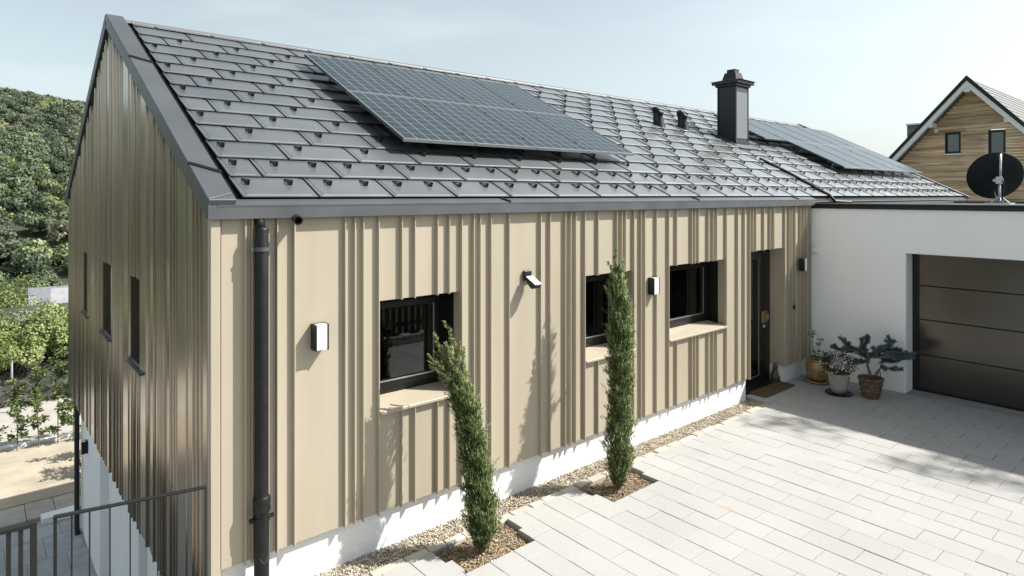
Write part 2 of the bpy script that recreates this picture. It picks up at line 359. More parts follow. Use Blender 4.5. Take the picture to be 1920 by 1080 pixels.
mb = MB(); mb.box(-16, 9.8, -21.9, -7.0, -.1, -.0); mb.box(9.95, 17.6, -21.9, -7.7, -.2, -.01); tag(mb.build('lawn', M['grass']), 'lawn behind the viewpoint', kind='structure')
# side faces of paving at the beds get visible through the same blocks. gravel strip + stones
mb = MB(); mb.quad((-.1, -.30, -.052), (7.8, -.30, -.052), (7.8, .12, -.052), (-.1, .12, -.052))
tag(mb.build('gravel_bed', M['gravelbase']), 'gravel strip along the white plinth', kind='structure')
n = 14000
P = np.stack([np.random.uniform(.1, 7.72, n), np.random.uniform(-.245, .05, n), np.random.uniform(-.05, -.035, n)], 1)
s_ = np.random.uniform(.005, .012, n)
V, F = pebbles(P, s_, s_ * np.random.uniform(.6, .9, n), s_ * np.random.uniform(.45, .7, n))
tag(npmesh('gravel', V, F, M['pebble'], smooth=True), 'mixed beige and brown pebbles beside the plinth', 'gravel', kind='stuff')
mb = MB(); x = .0
while x < 7.7:
    L = random.uniform(.14, .34); y0 = -.335 + random.uniform(-.006, .006); y1 = -.243 + random.uniform(-.012, .015); z = -.012 + random.uniform(-.01, .006)
    mb.prism([(x, y0, -.08), (x + L - .006, y0, -.08), (x + L - .012 + random.uniform(-.004, .004), y1, -.08), (x + .004, y1, -.08)], (0, 0, .08 + z)); x += L
tag(mb.build('edging_stones', M['flag'], bevel=.006), 'irregular flat stones between gravel and pavers', kind='structure')
for i, (a, b) in enumerate(beds):
    nx_, ny_ = 40, 24; mb = MB(); vs = []; x0, x1, y0, y1 = a - .06, b + .07, -.82, -.33
    for jy in range(ny_ + 1):
        for ix in range(nx_ + 1):
            x = x0 + (x1 - x0) * ix / nx_; y = y0 + (y1 - y0) * jy / ny_
            d = math.hypot(x - (a + b) / 2, y + .6)
            vs.append((x, y, -.055 + .03 * math.exp(-(d / .18) ** 2) + random.uniform(-.006, .006)))
    mb.add(vs, [(jy * (nx_ + 1) + ix, jy * (nx_ + 1) + ix + 1, (jy + 1) * (nx_ + 1) + ix + 1, (jy + 1) * (nx_ + 1) + ix) for jy in range(ny_) for ix in range(nx_)])
    tag(mb.build('planting_soil', M['soil'], smooth=True), 'brown soil in the %s planting cut-out' % ('nearer', 'farther')[i], kind='structure')
n = 3600
P = np.concatenate([np.stack([np.random.uniform(a - .02, b + .02, n // 2), np.random.uniform(-.79, -.35, n // 2), np.random.uniform(-.052, -.04, n // 2)], 1) for a, b in beds])
P[:, 2] += .03 * np.exp(-((np.minimum(abs(P[:, 0] - 2.116), abs(P[:, 0] - 3.957)) ** 2 + (P[:, 1] + .6) ** 2) / .0324))
s_ = np.random.uniform(.004, .012, n)
V, F = pebbles(P, s_ * 1.5, s_ * .7, s_ * .4)
tag(npmesh('bark_mulch', V, F, M['bark']), 'brown bark chips and crumbs on the planting soil', 'mulch', kind='stuff')

# ================================================================== HOUSE
house = tag(empty('house'), 'long house clad in champagne metal with dark shingle roof', 'house')
Wn = [(1.377, 2.263), (4.029, 4.915), (5.65, 7.05)]; WZ0, WZ1 = 1.19, 2.19; DX0, DX1, DZ = 7.73, 8.83, 2.262
CB = .312
ribs = [.222, .273, .466, .604, 1.042, 1.131, 1.211, 1.360, 1.593, 1.731, 1.98, 2.115, 2.262, 2.41, 2.49, 2.626, 2.867, 3.315, 3.455, 3.692, 3.777, 3.86, 4.012, 4.24, 4.578, 4.67, 4.744, 4.905, 5.047, 5.123, 5.363, 5.63, 5.807, 6.159, 6.236, 6.321, 6.567, 6.69, 6.783, 7.04, 7.355, 7.55, 7.712, 7.8, 7.889, 8.137, 8.341, 8.463, 8.83, 8.989, 9.064, 9.192, 9.386, 9.501, 9.601, 9.76]
mb = MB()
xs = [0] + [v for ww in Wn for v in ww] + [DX0, DX1, 9.9]
for i in range(len(xs) - 1):
    a, b = xs[i], xs[i + 1]
    if (a, b) in Wn: mb.box(a, b, 0, .05, CB, WZ0); mb.box(a, b, 0, .05, WZ1, 3.0)
    elif a == DX0: mb.box(a, b, 0, .05, DZ, 3.0)
    else: mb.box(a, b, 0, .05, CB, 3.0)
def rib_front(x, z0, z1):
    mb.add([(x - .013, 0.0005, z0), (x - .011, -.036, z0), (x - .001, -.036, z0), (x + .003, .0005, z0), (x - .013, .0005, z1), (x - .011, -.036, z1), (x - .001, -.036, z1), (x + .003, .0005, z1)],
           [(0, 1, 5, 4), (1, 2, 6, 5), (2, 3, 7, 6), (0, 3, 2, 1), (4, 5, 6, 7)])
for x in ribs:
    h = CB - .012
    if any(a + .03 < x < b - .012 for a, b in Wn): rib_front(x, h, WZ0 - .004); rib_front(x, WZ1 - .006, 2.975)
    elif DX0 + .03 < x < DX1 - .02: rib_front(x, DZ - .006, 2.975)
    else: rib_front(x, h, 2.975)
# corner trim
mb.box(-.034, .034, -.034, -.001, CB - .15, 2.97); mb.box(-.034, -.0005, -.001, .05, -.45, 2.97)
front = mb.build('front_wall', M['clad'], house, bevel=.0015)
tag(front, 'champagne standing seam cladding in the sun')
# opening linings
mb = MB()
for a, b in Wn:
    mb = MB(); mb.box(a - .012, a - .0005, .002, .12, WZ0, WZ1 + .001); mb.box(b + .0005, b + .012, .002, .12, WZ0, WZ1 + .001); mb.box(a - .012, b + .012, .052, .12, WZ1 + .0015, WZ1 + .02); mb.build('opening_lining', M['clad'], house)
mb = MB()
mb.box(DX1 + .0005, DX1 + .012, .003, .25, CB - .01, DZ); mb.box(DX0 - .012, DX0 - .0005, .003, .25, CB - .01, DZ); mb.box(DX0 - .012, DX1 + .012, .052, .25, DZ + .002, DZ + .02)
mb.build('opening_lining', M['clad'], house)

# gable wall (x = 0), polygon with window openings, ribs
RM = .51; EY, EZ = -.05, 3.055; RY = 4.57
def roofz(y): return EZ + RM * (y - EY) if y <= RY else EZ + RM * (2 * RY - y - EY)
GW = [(2.526, 3.256), (4.53, 5.246), (6.56, 7.197)]; GZ0, GZ1 = 1.285, 2.235; GB = -.45; BY = 9.1
mb = MB()
ys = [0] + [v for g in GW for v in g] + [BY]
def gpanel(ya, yb, z0, z1a, z1b, x0=0, x1=.05):
    mb.prism([(x0, ya, z0), (x0, yb, z0), (x0, yb, z1b), (x0, ya, z1a)], (x1 - x0, 0, 0))
cuts = sorted(ys + [RY])
for i in range(len(cuts) - 1):
    a, b = cuts[i], cuts[i + 1]; ta, tb = roofz(a) - .06, roofz(b) - .06
    if any(g[0] - 1e-6 <= a and b <= g[1] + 1e-6 for g in GW): gpanel(a, b, GB, GZ0, GZ0); gpanel(a, b, GZ1, ta, tb)
    else: gpanel(a, b, GB, ta, tb)
gy = []; yy = .10; rs = random.Random(11)
pat = [.18, .09, .07, .16, .28, .08, .12, .24, .07, .07, .2, .32, .1, .15, .09, .22, .07, .12, .3, .1, .07, .18]
k = 0
while yy < BY - .05:
    gy.append(yy); yy += pat[k % len(pat)] * rs.uniform(.95, 1.5); k += 1
def rib_g(y, z0, z1):
    mb.add([(.0005, y - .016, z0), (-.027, y - .011, z0), (-.027, y + .003, z0), (.0005, y + .008, z0), (.0005, y - .016, z1), (-.027, y - .011, z1), (-.027, y + .003, z1), (.0005, y + .008, z1)],
           [(0, 4, 5, 1), (1, 5, 6, 2), (2, 6, 7, 3), (0, 1, 2, 3), (4, 7, 6, 5)])
gy = [v for v in gy if not any(g[0] - .20 < v < g[0] for g in GW)] + [v for g in GW for v in (g[0] - .21, g[1] + .022)]
for y in gy:
    t = roofz(y) - .07
    if any(g[0] + .01 < y < g[1] - .01 for g in GW): rib_g(y, GB - .015, GZ0 - .03); rib_g(y, GZ1 - .005, t)
    elif any(abs(y - q) < .05 and abs(y - q) > .03 for g in GW for q in g): continue
    else: rib_g(y, GB - .015 - rs.uniform(0, .01), t)
ed = sorted(v for v in gy if True)
for a, b in zip(ed[:-1], ed[1:]):
    if b - a < .03: continue
    a_, b_ = a + .004, b - .004; w0_ = b - a; e0, e1 = (.002, min(.02, rs.uniform(.02, .15) * w0_ + .002)) if rs.random() < .5 else (min(.02, rs.uniform(.02, .15) * w0_ + .002), .002); m_ = (a_ + b_) / 2
    inw = any(g[0] - .02 < m_ < g[1] + .02 for g in GW)
    zs = [(GB, GZ0 - .03), (GZ1, None)] if inw else [(GB, None)]
    for z0_, z1_ in zs:
        ta, tb = (z1_, z1_) if z1_ else (roofz(a_) - .065, roofz(b_) - .065)
        mb.add([(-e0, a_, z0_), (-e1, b_, z0_), (-e1, b_, tb), (-e0, a_, ta)], [(0, 3, 2, 1)])
gable = mb.build('gable_wall', M['clad_gable'], house, bevel=.0015)
# back wall, inner shell, floor
mb = MB(); mb.box(.0, 19.2, BY - .05, BY, GB, 3.0); mb.box(19.0, 19.2, .05, BY - .05, 0, 3.0); mb.box(.05, 19, .4, BY - .06, -.5, -.44)
mb.prism([(19.05, 0, 3.), (19.05, BY, 3.), (19.05, RY, roofz(RY) - .1)], (.1, 0, 0)); mb.box(9.9, 19, .02, .1, 2.6, 3.0)
mb.build('back_wall', M['clad'], house)
# plinth
mb = MB(); mb.box(.03, DX0 - .02, .05, .3, -.25, CB + .1); mb.box(DX1 + .001, 9.86, .05, .33, -.25, CB + .1); mb.box(DX0 - .02, DX1 + .001, .2, .33, -.25, .02)
tag(mb.build('plinth', M['stucco2'], house), 'white rendered plinth below the cladding')
# basement wall, three setbacks
mb = MB(); mb.box(.33, 1.2, 8.03, 10.5, LZ - .1, GB - .06); mb.box(.455, 1.2, 5.4, 8.03, LZ - .1, GB - .06); mb.box(.56, 1.3, .35, 5.4, LZ - .1, GB - .06); mb.box(1.2, 18, 9.3, 10.5, LZ - .1, GB - .06)
mb.build('basement_wall', M['stucco'], house)

# windows on the front
def window(a, b, curtain):
    w_ = tag(empty('window'), None); w_.parent = house
    mb = MB(); z0, z1 = WZ0 + .05, WZ1; y0 = .121; y1 = .34
    mb.box(a - .012, a, y0, y1, z0 - .06, z1 + .02); mb.box(b, b + .012, y0, y1, z0 - .06, z1 + .02); mb.box(a, b, y0, y1, z1, z1 + .018)   # black lining
    fw = .07; mb.box(a, a + fw, .30, .345, z0, z1); mb.box(b - fw, b, .30, .345, z0, z1); mb.box(a + fw, b - fw, .30, .345, z1 - fw, z1); mb.box(a + fw, b - fw, .30, .345, z0 - .03, z0 + fw)
    mb.build('frame', M['black'], w_, bevel=.002)
    mb = MB(); a2, b2, c2, d2 = a + fw, b - fw, z0 + fw, z1 - fw; s = .062
    mb.box(a2, a2 + s, .286, .33, c2, d2); mb.box(b2 - s, b2, .286, .33, c2, d2); mb.box(a2 + s, b2 - s, .286, .33, d2 - s, d2); mb.box(a2 + s, b2 - s, .286, .33, c2, c2 + s)
    sa = mb.build('sash', M['black'], w_, bevel=.003)
    mb = MB(); mb.box(a2 + s, b2 - s + .002, .281, .292, c2 + s - .004, c2 + s + .009); mb.box(b2 - s - .002, b2 - s + .008, .281, .292, c2 + s, d2 - s)
    mb.build('glazing_bead', M['silver'], sa)
    mb = MB(); mb.box(a2 + s, b2 - s, .305, .309, c2 + s, d2 - s); mb.build('pane', M['glass'], w_)
    mb = MB(); mb.prism([(a - .01, -.045, WZ0 - .002), (a - .01, -.045, WZ0 + .024), (a - .01, .3, WZ0 + .062), (a - .01, .3, WZ0 + .03), (a - .01, -.02, WZ0 + .004)], (b - a + .005, 0, 0))
    mb.box(a, b, .3, .34, WZ0 - .02, WZ0 + .03)
    mb.build('sill', M['clad'], w_, bevel=.002)
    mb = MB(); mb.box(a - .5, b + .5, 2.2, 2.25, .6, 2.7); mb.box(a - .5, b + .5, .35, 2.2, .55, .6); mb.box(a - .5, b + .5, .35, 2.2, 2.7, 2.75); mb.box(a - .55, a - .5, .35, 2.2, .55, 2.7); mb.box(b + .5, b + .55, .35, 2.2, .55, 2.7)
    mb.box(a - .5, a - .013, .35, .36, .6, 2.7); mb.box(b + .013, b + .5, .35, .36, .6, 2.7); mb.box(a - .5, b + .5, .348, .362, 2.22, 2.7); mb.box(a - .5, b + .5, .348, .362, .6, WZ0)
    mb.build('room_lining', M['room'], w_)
    if curtain:
        mb = MB(); c0, c1 = curtain; nn = 40; vs = []; fs = []
        for i in range(nn + 1):
            x = c0 + (c1 - c0) * i / nn; y = .385 + .018 * math.sin(i * 1.25) + .006 * math.sin(i * .4)
            vs += [(x, y, 1.1), (x, y, 2.3)]
        fs = [(2 * i, 2 * i + 2, 2 * i + 3, 2 * i + 1) for i in range(nn)]
        mb.add(vs, fs); mb.build('curtain', M['curtain'], w_, smooth=True)
    return w_
tag(window(*Wn[0], None), 'black framed window behind the bent cypress'); tag(window(*Wn[1], (4.5, 5.0)), 'black framed window behind the straight cypress'); tag(window(*Wn[2], (6.6, 7.1)), 'wide black framed window beside the door')
# gable windows
for (a, b) in GW:
    w_ = empty('window'); w_.parent = house
    mb = MB(); mb.box(.002, .26, a - .015, a - .0005, GZ0 - .02, GZ1); mb.box(.002, .26, b + .0005, b + .015, GZ0 - .02, GZ1); mb.box(.052, .26, a - .015, b + .015, GZ1 + .001, GZ1 + .015)
    mb.build('reveal', M['clad_gable'], w_)
    mb = MB(); mb.box(.26, .31, a, a + .06, GZ0, GZ1); mb.box(.26, .31, b - .06, b, GZ0, GZ1); mb.box(.26, .31, a + .06, b - .06, GZ0, GZ0 + .07); mb.box(.26, .31, a + .06, b - .06, GZ1 - .06, GZ1); mb.build('frame', M['black'], w_)
    mb = MB(); mb.box(.28, .284, a + .06, b - .06, GZ0 + .07, GZ1 - .06); mb.build('pane', M['glass'], w_)
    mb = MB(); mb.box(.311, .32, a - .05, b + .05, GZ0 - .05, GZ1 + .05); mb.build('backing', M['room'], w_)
    mb = MB(); mb.prism([(-.05, a - .02, GZ0 - .045), (-.05, a - .02, GZ0 - .02), (.26, a - .02, GZ0 + .012), (.26, a - .02, GZ0 - .015)], (0, b - a + .04, 0)); mb.build('sill', M['trim'], w_, bevel=.002)
# entrance door
door = empty('door'); door.parent = house; tag(door, 'black entrance door with tall glass panel')
mb = MB(); y0, y1 = .235, .29
mb.box(DX0 - .012, DX0 + .07, y0, y1, .02, DZ + .01); mb.box(8.50, DX1, y0, y1, .02, DZ + .01); mb.box(DX0 + .07, 8.50, y0, y1, 2.08, DZ + .01); mb.box(DX0 + .07, 8.50, y0, y1, .02, .16)
mb.box(DX0 - .01, DX1, .10, .235, .0, .055)
mb.box(8.60, 8.612, y0 - .008, y0, .06, DZ); mb.box(8.68, 8.74, y0 - .004, y0, .06, DZ)
mb.build('frame', M['black'], door, bevel=.003)
mb = MB(); mb.box(DX0 + .07, 8.50, .255, .259, .16, 2.08); mb.build('pane', M['glass2'], door)
mb = MB(); mb.box(DX0 + .07, DX0 + .08, .25, .256, .16, 2.08); mb.box(8.49, 8.5, .247, .256, .16, 2.08); mb.box(DX0 + .08, 8.49, .247, .256, .16, .17); mb.build('bead', M['silver'], door)
brass = mat('dull_brass', (.32, .25, .14), .4, metal=.8)
mb = MB(); mb.box(8.535, 8.69, .205, .234, 1.02, 1.21); mb.box(8.60, 8.66, .16, .205, 1.07, 1.17); mb.build('handle', brass, door, bevel=.006)
mb = MB(); mb.lathe([(0, 0), (.028, 0), (.028, .012), (.02, .02), (0, .02)], (0, 0, 0), 16)
mb.v = [(8.62 + x, .234 - z, .955 + y) for x, y, z in mb.v]; mb.build('lock_cylinder', M['silver'], door)
mb = MB(); nn = 60; vs = []
for i in range(nn + 1):
    x = DX0 + .05 + (.85) * i / nn; y = .285 + .012 * math.sin(i * 1.1); vs += [(x, y, .1), (x, y, 2.2)]
mb.add(vs, [(2 * i, 2 * i + 2, 2 * i + 3, 2 * i + 1) for i in range(nn)]); mb.build('curtain', M['curtain'], door, smooth=True)
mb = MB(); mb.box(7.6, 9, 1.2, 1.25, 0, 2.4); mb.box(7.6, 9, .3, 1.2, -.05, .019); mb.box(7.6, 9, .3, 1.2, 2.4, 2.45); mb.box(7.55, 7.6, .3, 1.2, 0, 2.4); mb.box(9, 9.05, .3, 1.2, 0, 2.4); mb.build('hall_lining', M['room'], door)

# ------------------------------------------------------------------ roof
roof = None
nrm = Vector((0, -RM, 1)).normalized(); sdir = Vector((0, 1, RM)).normalized()
def rpnt(x, y, h=0):   # point on front roof plane, h above it
    return Vector((x, y, EZ + RM * (y - EY))) + nrm * h
mb = MB()
# deck
a = rpnt(-.03, -.045, -.02); b = rpnt(19.15, -.045, -.02); c = rpnt(19.15, RY, -.02); d = rpnt(-.03, RY, -.02)
mb.mi = 1; mb.prism([a, b, c, d], -nrm * .05); mb.mi = 0
bn = Vector((0, RM, 1)).normalized()
a = Vector((-.04, RY, roofz(RY))); b = Vector((19.19, RY, roofz(RY))); c = Vector((19.19, BY + .12, roofz(BY + .12))); d = Vector((-.04, BY + .12, roofz(BY + .12)))
mb.prism([a, b, c, d], -bn * .05)
TW, TH, Y0 = .7, .3335, .035
def tile(xa, xb, ya, yb, g0=.005, g1=.006):
    if xb - xa < .05: return
    x0, x1 = xa + g0, xb - g1
    lo, hi = .024 + random.uniform(-.002, .002), .003
    o = [rpnt(x0, ya, lo), rpnt(x1, ya, lo), rpnt(x1, yb, hi), rpnt(x0, yb, hi)]
    ins = min(.05, (x1 - x0) * .2); e = .005
    i0 = [rpnt(x0 + ins, ya + .028, lo - .002 + e), rpnt(x1 - ins, ya + .028, lo - .002 + e), rpnt(x1 - ins * .8, yb, hi + e), rpnt(x0 + ins * .8, yb, hi + e)]
    q0 = [rpnt(x0 + ins - .012, ya + .02, lo), rpnt(x1 - ins + .012, ya + .02, lo), rpnt(x1 - ins * .8 + .012, yb, hi), rpnt(x0 + ins * .8 - .012, yb, hi)]
    sk = [rpnt(x0, ya, lo - .006), rpnt(x1, ya, lo - .006), rpnt(x1, yb, hi - .006), rpnt(x0, yb, hi - .006)]
    V = o + q0 + i0 + sk
    mb.add(V, [(8, 9, 10, 11), (4, 5, 9, 8), (5, 6, 10, 9), (7, 4, 8, 11), (0, 1, 5, 4), (1, 2, 6, 5), (3, 0, 4, 7), (12, 13, 1, 0), (13, 14, 2, 1), (15, 12, 0, 3), (15, 14, 13, 12)])
    # raised side fold
    f0, f1 = rpnt(x0, ya - .002, lo), rpnt(x0, yb, hi)
    mb.add([f0, f0 + nrm * .010, f1 + nrm * .010, f1, f0 + Vector((.010, 0, 0)) + nrm * .010, f1 + Vector((.010, 0, 0)) + nrm * .010, f0 + Vector((.014, 0, 0)), f1 + Vector((.014, 0, 0))], [(0, 1, 2, 3)[::-1], (1, 4, 5, 2), (4, 6, 7, 5), (0, 6, 4, 1)])
VX0, VX1 = .205, 19.05
guards = []
NG = 12
for rI in range(14):
    ya = Y0 + rI * TH; yb = min(ya + TH + .015, RY - .03)
    base = .126 if rI % 2 == 0 else .476
    x = base - TW
    while x < VX1:
        xa, xb = max(x, VX0), min(x + TW, VX1)
        if xb > VX0 and xa < VX1: tile(xa, xb, ya, yb)
        x += TW
    gb = .31
    step = .35
    if rI >= 2:
        step = .7; gb = .31 if rI % 2 == 0 else .66
    gx = gb
    while rI < NG and gx < VX1 - .1:
        guards.append((gx, ya + .205)); gx += step
roof = mb.build('roof', [M['roof'], M['black']], house, bevel=0)
tag(roof, 'anthracite metal shingle roof')
# verge trims, ridge, fascia as sub-parts
mb = MB()
for xo in (0, ):
    a = [rpnt(-.062, -.06, .055), rpnt(.135, -.06, .055), rpnt(.135, RY + .02, .055), rpnt(-.062, RY + .02, .055)]
    mb.prism([p - nrm * .075 for p in a], nrm * .075)
    mb.prism([rpnt(-.066, -.064, -.10), rpnt(-.05, -.064, -.10), rpnt(-.05, RY, -.10), rpnt(-.066, RY, -.10)], nrm * .157)
    # back rake
    bb = [Vector((x, y, roofz(RY) + RM * (RY - y))) + bn * .055 for x, y in ((-.062, RY), (.135, RY), (.135, BY + .14), (-.062, BY + .14))]
    mb.prism([p - bn * .12 for p in bb], bn * .12)
    bb = [Vector((x, y, roofz(RY) + RM * (RY - y))) for x, y in ((-.066, RY), (-.05, RY), (-.05, BY + .14), (-.066, BY + .14))]
    mb.prism([p - bn * .10 for p in bb], bn * .157)
mb.build('verge_trim', M['trim'], roof, bevel=.006)
mb = MB()
jts = [([rpnt(p[0], p[1], .056), rpnt(q[0], q[1], .056)], .019) for (p, q) in (((-.062, 2.99), (.14, 2.86)), ((-.062, .50), (.14, .36)))] + [([rpnt(-.06, -.055, .057), rpnt(.12, .03, .057)], .006)]
jts += [([Vector((x - .03, .02, 3.10)), Vector((x + .03, -.068, 3.06))], .016) for x in (2.82, 6.25, 9.2)]
for pts_, r__ in jts: mb = MB(); mb.tube(pts_, r__, 6); mb.build('trim_joint', M['dark'], roof)
mb = MB()   # channel floor beside the verge, painted black for the gap's shade
mb.prism([rpnt(.136, .0, -.018), rpnt(.204, .0, -.018), rpnt(.204, RY, -.018), rpnt(.136, RY, -.018)], nrm * .004)
mb.build('verge_channel', M['black'], roof)
mb = MB()
for (x0, x1, up) in ((.0, 10.75, 0), (10.75, 19.2, 0)):
    mb.add([(x0, RY - .10, roofz(RY - .1) + .012), (x1, RY - .10, roofz(RY - .1) + .012), (x1, RY - .09, roofz(RY - .1) + .03), (x0, RY - .09, roofz(RY - .1) + .03), (x1, RY, roofz(RY) + .022), (x0, RY, roofz(RY) + .022), (x1, RY + .1, roofz(RY) - .04), (x0, RY + .1, roofz(RY) - .04)],
           [(0, 1, 2, 3), (3, 2, 4, 5), (5, 4, 6, 7)])
mb.build('ridge_cap', M['ridge'], roof)
mb = MB(); mb.prism([(-.064, -.068, 2.948), (9.9, -.068, 2.948), (9.9, -.052, 2.948), (-.064, -.052, 2.948)], (0, 0, .105))
mb.prism([(-.05, -.052, 2.955), (-.05, .09, 2.955), (-.05, .09, 2.965), (-.05, -.052, 2.965)], (9.95, 0, 0))
mb.build('fascia', M['fascia'], roof, bevel=.003)
mb = MB(); mb.prism([(-.0, -.07, 3.043), (-.0, -.07, 3.056), (-.0, .03, 3.098), (-.0, .03, 3.085)], (9.9, 0, 0))
mb.prism([(9.9, -.05, 3.02), (9.9, .03, 3.06), (9.9, .03, 3.05), (9.9, -.05, 3.01)], (9.3, 0, 0))
mb.build('gutter_cover', M['trim'], roof)
mb = MB(); mb.prism([rpnt(19.05, -.06, .05), rpnt(19.2, -.06, .05), rpnt(19.2, RY, .05), rpnt(19.05, RY, .05)], -nrm * .12); mb.build('verge_trim', M['trim'], roof)
mb = MB()
pts = [rpnt(10.84, 1.50, .03), rpnt(10.83, .92, .035), rpnt(10.60, .0, .035), Vector((10.56, -.10, 3.02)), Vector((11.0, -.2, 3.0))]
mb.tube(pts, .032, 8); mb.build('cable_duct', M['dark'], roof)
# snow guards
def guard_mesh():
    g = MB()
    g.box(-.016, .016, -.004, .006, .002, .050); g.box(-.006, .006, .006, .125, 0.006, .012)
    for sx in (-.014, .008): g.add([(sx, .012, .046), (sx, .11, .005), (sx, .10, .005), (sx, .012, .038), (sx + .006, .012, .046), (sx + .006, .11, .005), (sx + .006, .10, .005), (sx + .006, .012, .038)], [(0, 1, 2, 3), (7, 6, 5, 4), (0, 4, 5, 1), (3, 2, 6, 7)])
    g.box(-.016, -.012, -.012, -.004, .004, .049); g.box(.012, .016, -.012, -.004, .004, .049)
    return g
gm = guard_mesh()
def skip(x, y):   # under the panels or where the chimney and pipes stand
    return (2.0 < x < 6.6 and 1.3 < y < 3.9) or (10.95 < x < 11.85 and 2.05 < y < 2.8) or (13.8 < x < 19 and 1.5 < y < 3.8)
guards = [g for g in guards if not skip(*g)]
cx_, cy_ = -1.38, -5.03
guards.sort(key=lambda g: (g[0] - cx_) ** 2 + (g[1] - cy_) ** 2)
rotx = math.atan(RM); gme = None
for i, (x, y) in enumerate(guards[:100]):
    p = rpnt(x, y, .012)
    if gme is None:
        o = gm.build('snow_guard', M['guard'], roof); gme = o
    else:
        o = gme.copy(); col.objects.link(o); o.parent = roof
    o.location = p; o.rotation_euler = (rotx, 0, 0)
mb = MB()
for x, y in guards[100:]:
    T = Matrix.Translation(rpnt(x, y, .012)) @ Matrix.Rotation(rotx, 4, 'X'); mb.add([T @ Vector(v) for v in gm.v], gm.f)
tag(mb.build('snow_guards', M['guard'], roof), kind='stuff')
# chimney
ch = empty('chimney'); ch.parent = house; tag(ch, 'square anthracite clad chimney')
cx0, cx1, cy0, cy1 = 11.14, 11.68, 2.19, 2.64
M['chim'] = mat('chimney_sheet', (.016, .020, .023), .40, c2=(.022, .026, .03), nscale=2, metal=.2, spec=.5, bump=.08, bscale=90)
mb = MB(); mb.box(cx0 + .02, cx1 - .02, cy0 + .02, cy1 - .02, 4.1, 5.5)
for x in (cx0, cx1 - .03):
    for y in (cy0, cy1 - .03): mb.box(x, x + .03, y, y + .03, 4.22, 5.5)
mb.box(cx0 - .015, cx1 + .015, cy0 - .015, cy1 + .015, 4.16, 4.32)
mb.build('stack', M['chim'], ch, bevel=.004)
mb = MB(); mb.box(cx0 + .045, cx1 - .045, cy0 + .006, cy0 + .0195, 4.36, 5.46); mb.build('sheet_panel', mat('chimney_reflection_sheet', (.16, .17, .18), .5, metal=.3, spec=.8), ch, bevel=.004)  # front panel coloured lighter in place of its reflection
mb = MB(); mb.box(cx0 - .03, cx1 + .03, cy0 - .03, cy1 + .03, 5.5, 5.55); mb.box(cx0 - .085, cx1 + .085, cy0 - .085, cy1 + .085, 5.55, 5.61)
mb.prism([(cx0 - .085, cy0 - .085, 5.61), (cx1 + .085, cy0 - .085, 5.61), (cx1 + .085, cy1 + .085, 5.61), (cx0 - .085, cy1 + .085, 5.61)], (0, 0, .008))
def frus(c, s0, s1, z0, z1):
    mb.add([(c[0] - s0, c[1] - s0, z0), (c[0] + s0, c[1] - s0, z0), (c[0] + s0, c[1] + s0, z0), (c[0] - s0, c[1] + s0, z0), (c[0] - s1, c[1] - s1, z1), (c[0] + s1, c[1] - s1, z1), (c[0] + s1, c[1] + s1, z1), (c[0] - s1, c[1] + s1, z1)], [(4, 5, 6, 7), (0, 1, 5, 4), (1, 2, 6, 5), (2, 3, 7, 6), (3, 0, 4, 7)])
cc = ((cx0 + cx1) / 2, (cy0 + cy1) / 2)
frus(cc, .36, .18, 5.618, 5.665); frus(cc, .17, .13, 5.665, 5.82); frus(cc, .10, .09, 5.82, 5.88); mb.box(cc[0] - .1, cc[0] + .1, cc[1] - .1, cc[1] + .1, 5.88, 5.895)
mb.build('chimney_cap', M['chim'], ch, bevel=.004)
mb = MB(); mb.prism([rpnt(cx0 - .12, cy0 - .2, .03), rpnt(cx1 + .12, cy0 - .2, .03), rpnt(cx1 + .12, cy1 + .2, .03), rpnt(cx0 - .12, cy1 + .2, .03)], nrm * .006)
mb.build('flashing', M['trim'], ch)
# vent pipes
for (x, lab) in ((9.30, 'left'), (10.15, 'right')):
    v = empty('vent_pipe'); v.parent = house; y = 2.85; z = roofz(y)
    mb = MB(); mb.lathe([(.0, .0), (.08, .0), (.056, .04), (.054, .36)], (x - .02, y + .05, z - .02), 20); mb.build('pipe', M['dark'], v, smooth=True)
    mb = MB(); mb.lathe([(0, 0), (.074, 0), (.078, .09), (.06, .10), (0, .105)], (x - .02, y + .05, z + .30), 20); mb.build('pipe_cap', M['dark'], v, smooth=True)
    mb = MB(); mb.lathe([(.135, -.06), (.075, .16), (.062, .22), (.062, .27), (.078, .275), (.078, .325), (0, .33)], (x + .045, y + .0, z - .02), 20); mb.build('pipe_hood', M['dark'], v, smooth=True)
# downpipe (front left)
dp = empty('downpipe'); dp.parent = house
px_, py_ = .320, -.078
mb = MB(); mb.lathe([(.051, .70), (.051, 2.865), (.046, 2.88), (.0, 2.885)], (px_, py_, 0), 24); mb.lathe([(.056, -.05), (.056, .70), (.056, .72), (.051, .72)], (px_, py_, 0), 24); mb.lathe([(.056, .69), (.066, .70), (.066, .735), (.06, .75), (.066, .765), (.066, .80), (.053, .82)], (px_, py_, 0), 24)
mb.tube([(px_, py_ + .01, 2.85), (px_, -.03, 2.93), (px_, -.01, 2.99)], .036, 16)
mb.build('pipe', M['pipe'], dp, smooth=True)
for z, rr in ((.645, .063), (2.715, .057)):
    mb = MB(); mb.lathe([(rr - .01, -.016), (rr, -.016), (rr, .016), (rr - .01, .016)], (px_, py_, z), 24); mb.box(px_ + rr - .006, px_ + rr + .028, py_ - .012, py_ + .012, z - .014, z + .014); mb.box(px_ - rr - .028, px_ - rr + .006, py_ - .012, py_ + .012, z - .014, z + .014); mb.box(px_ - .01, px_ + .01, py_ + .045, -.002, z - .01, z + .01)
    mb.build('pipe_clamp', M['pipe'] if z < 1 else M['trim'], dp)
mb = MB()
rr = .065
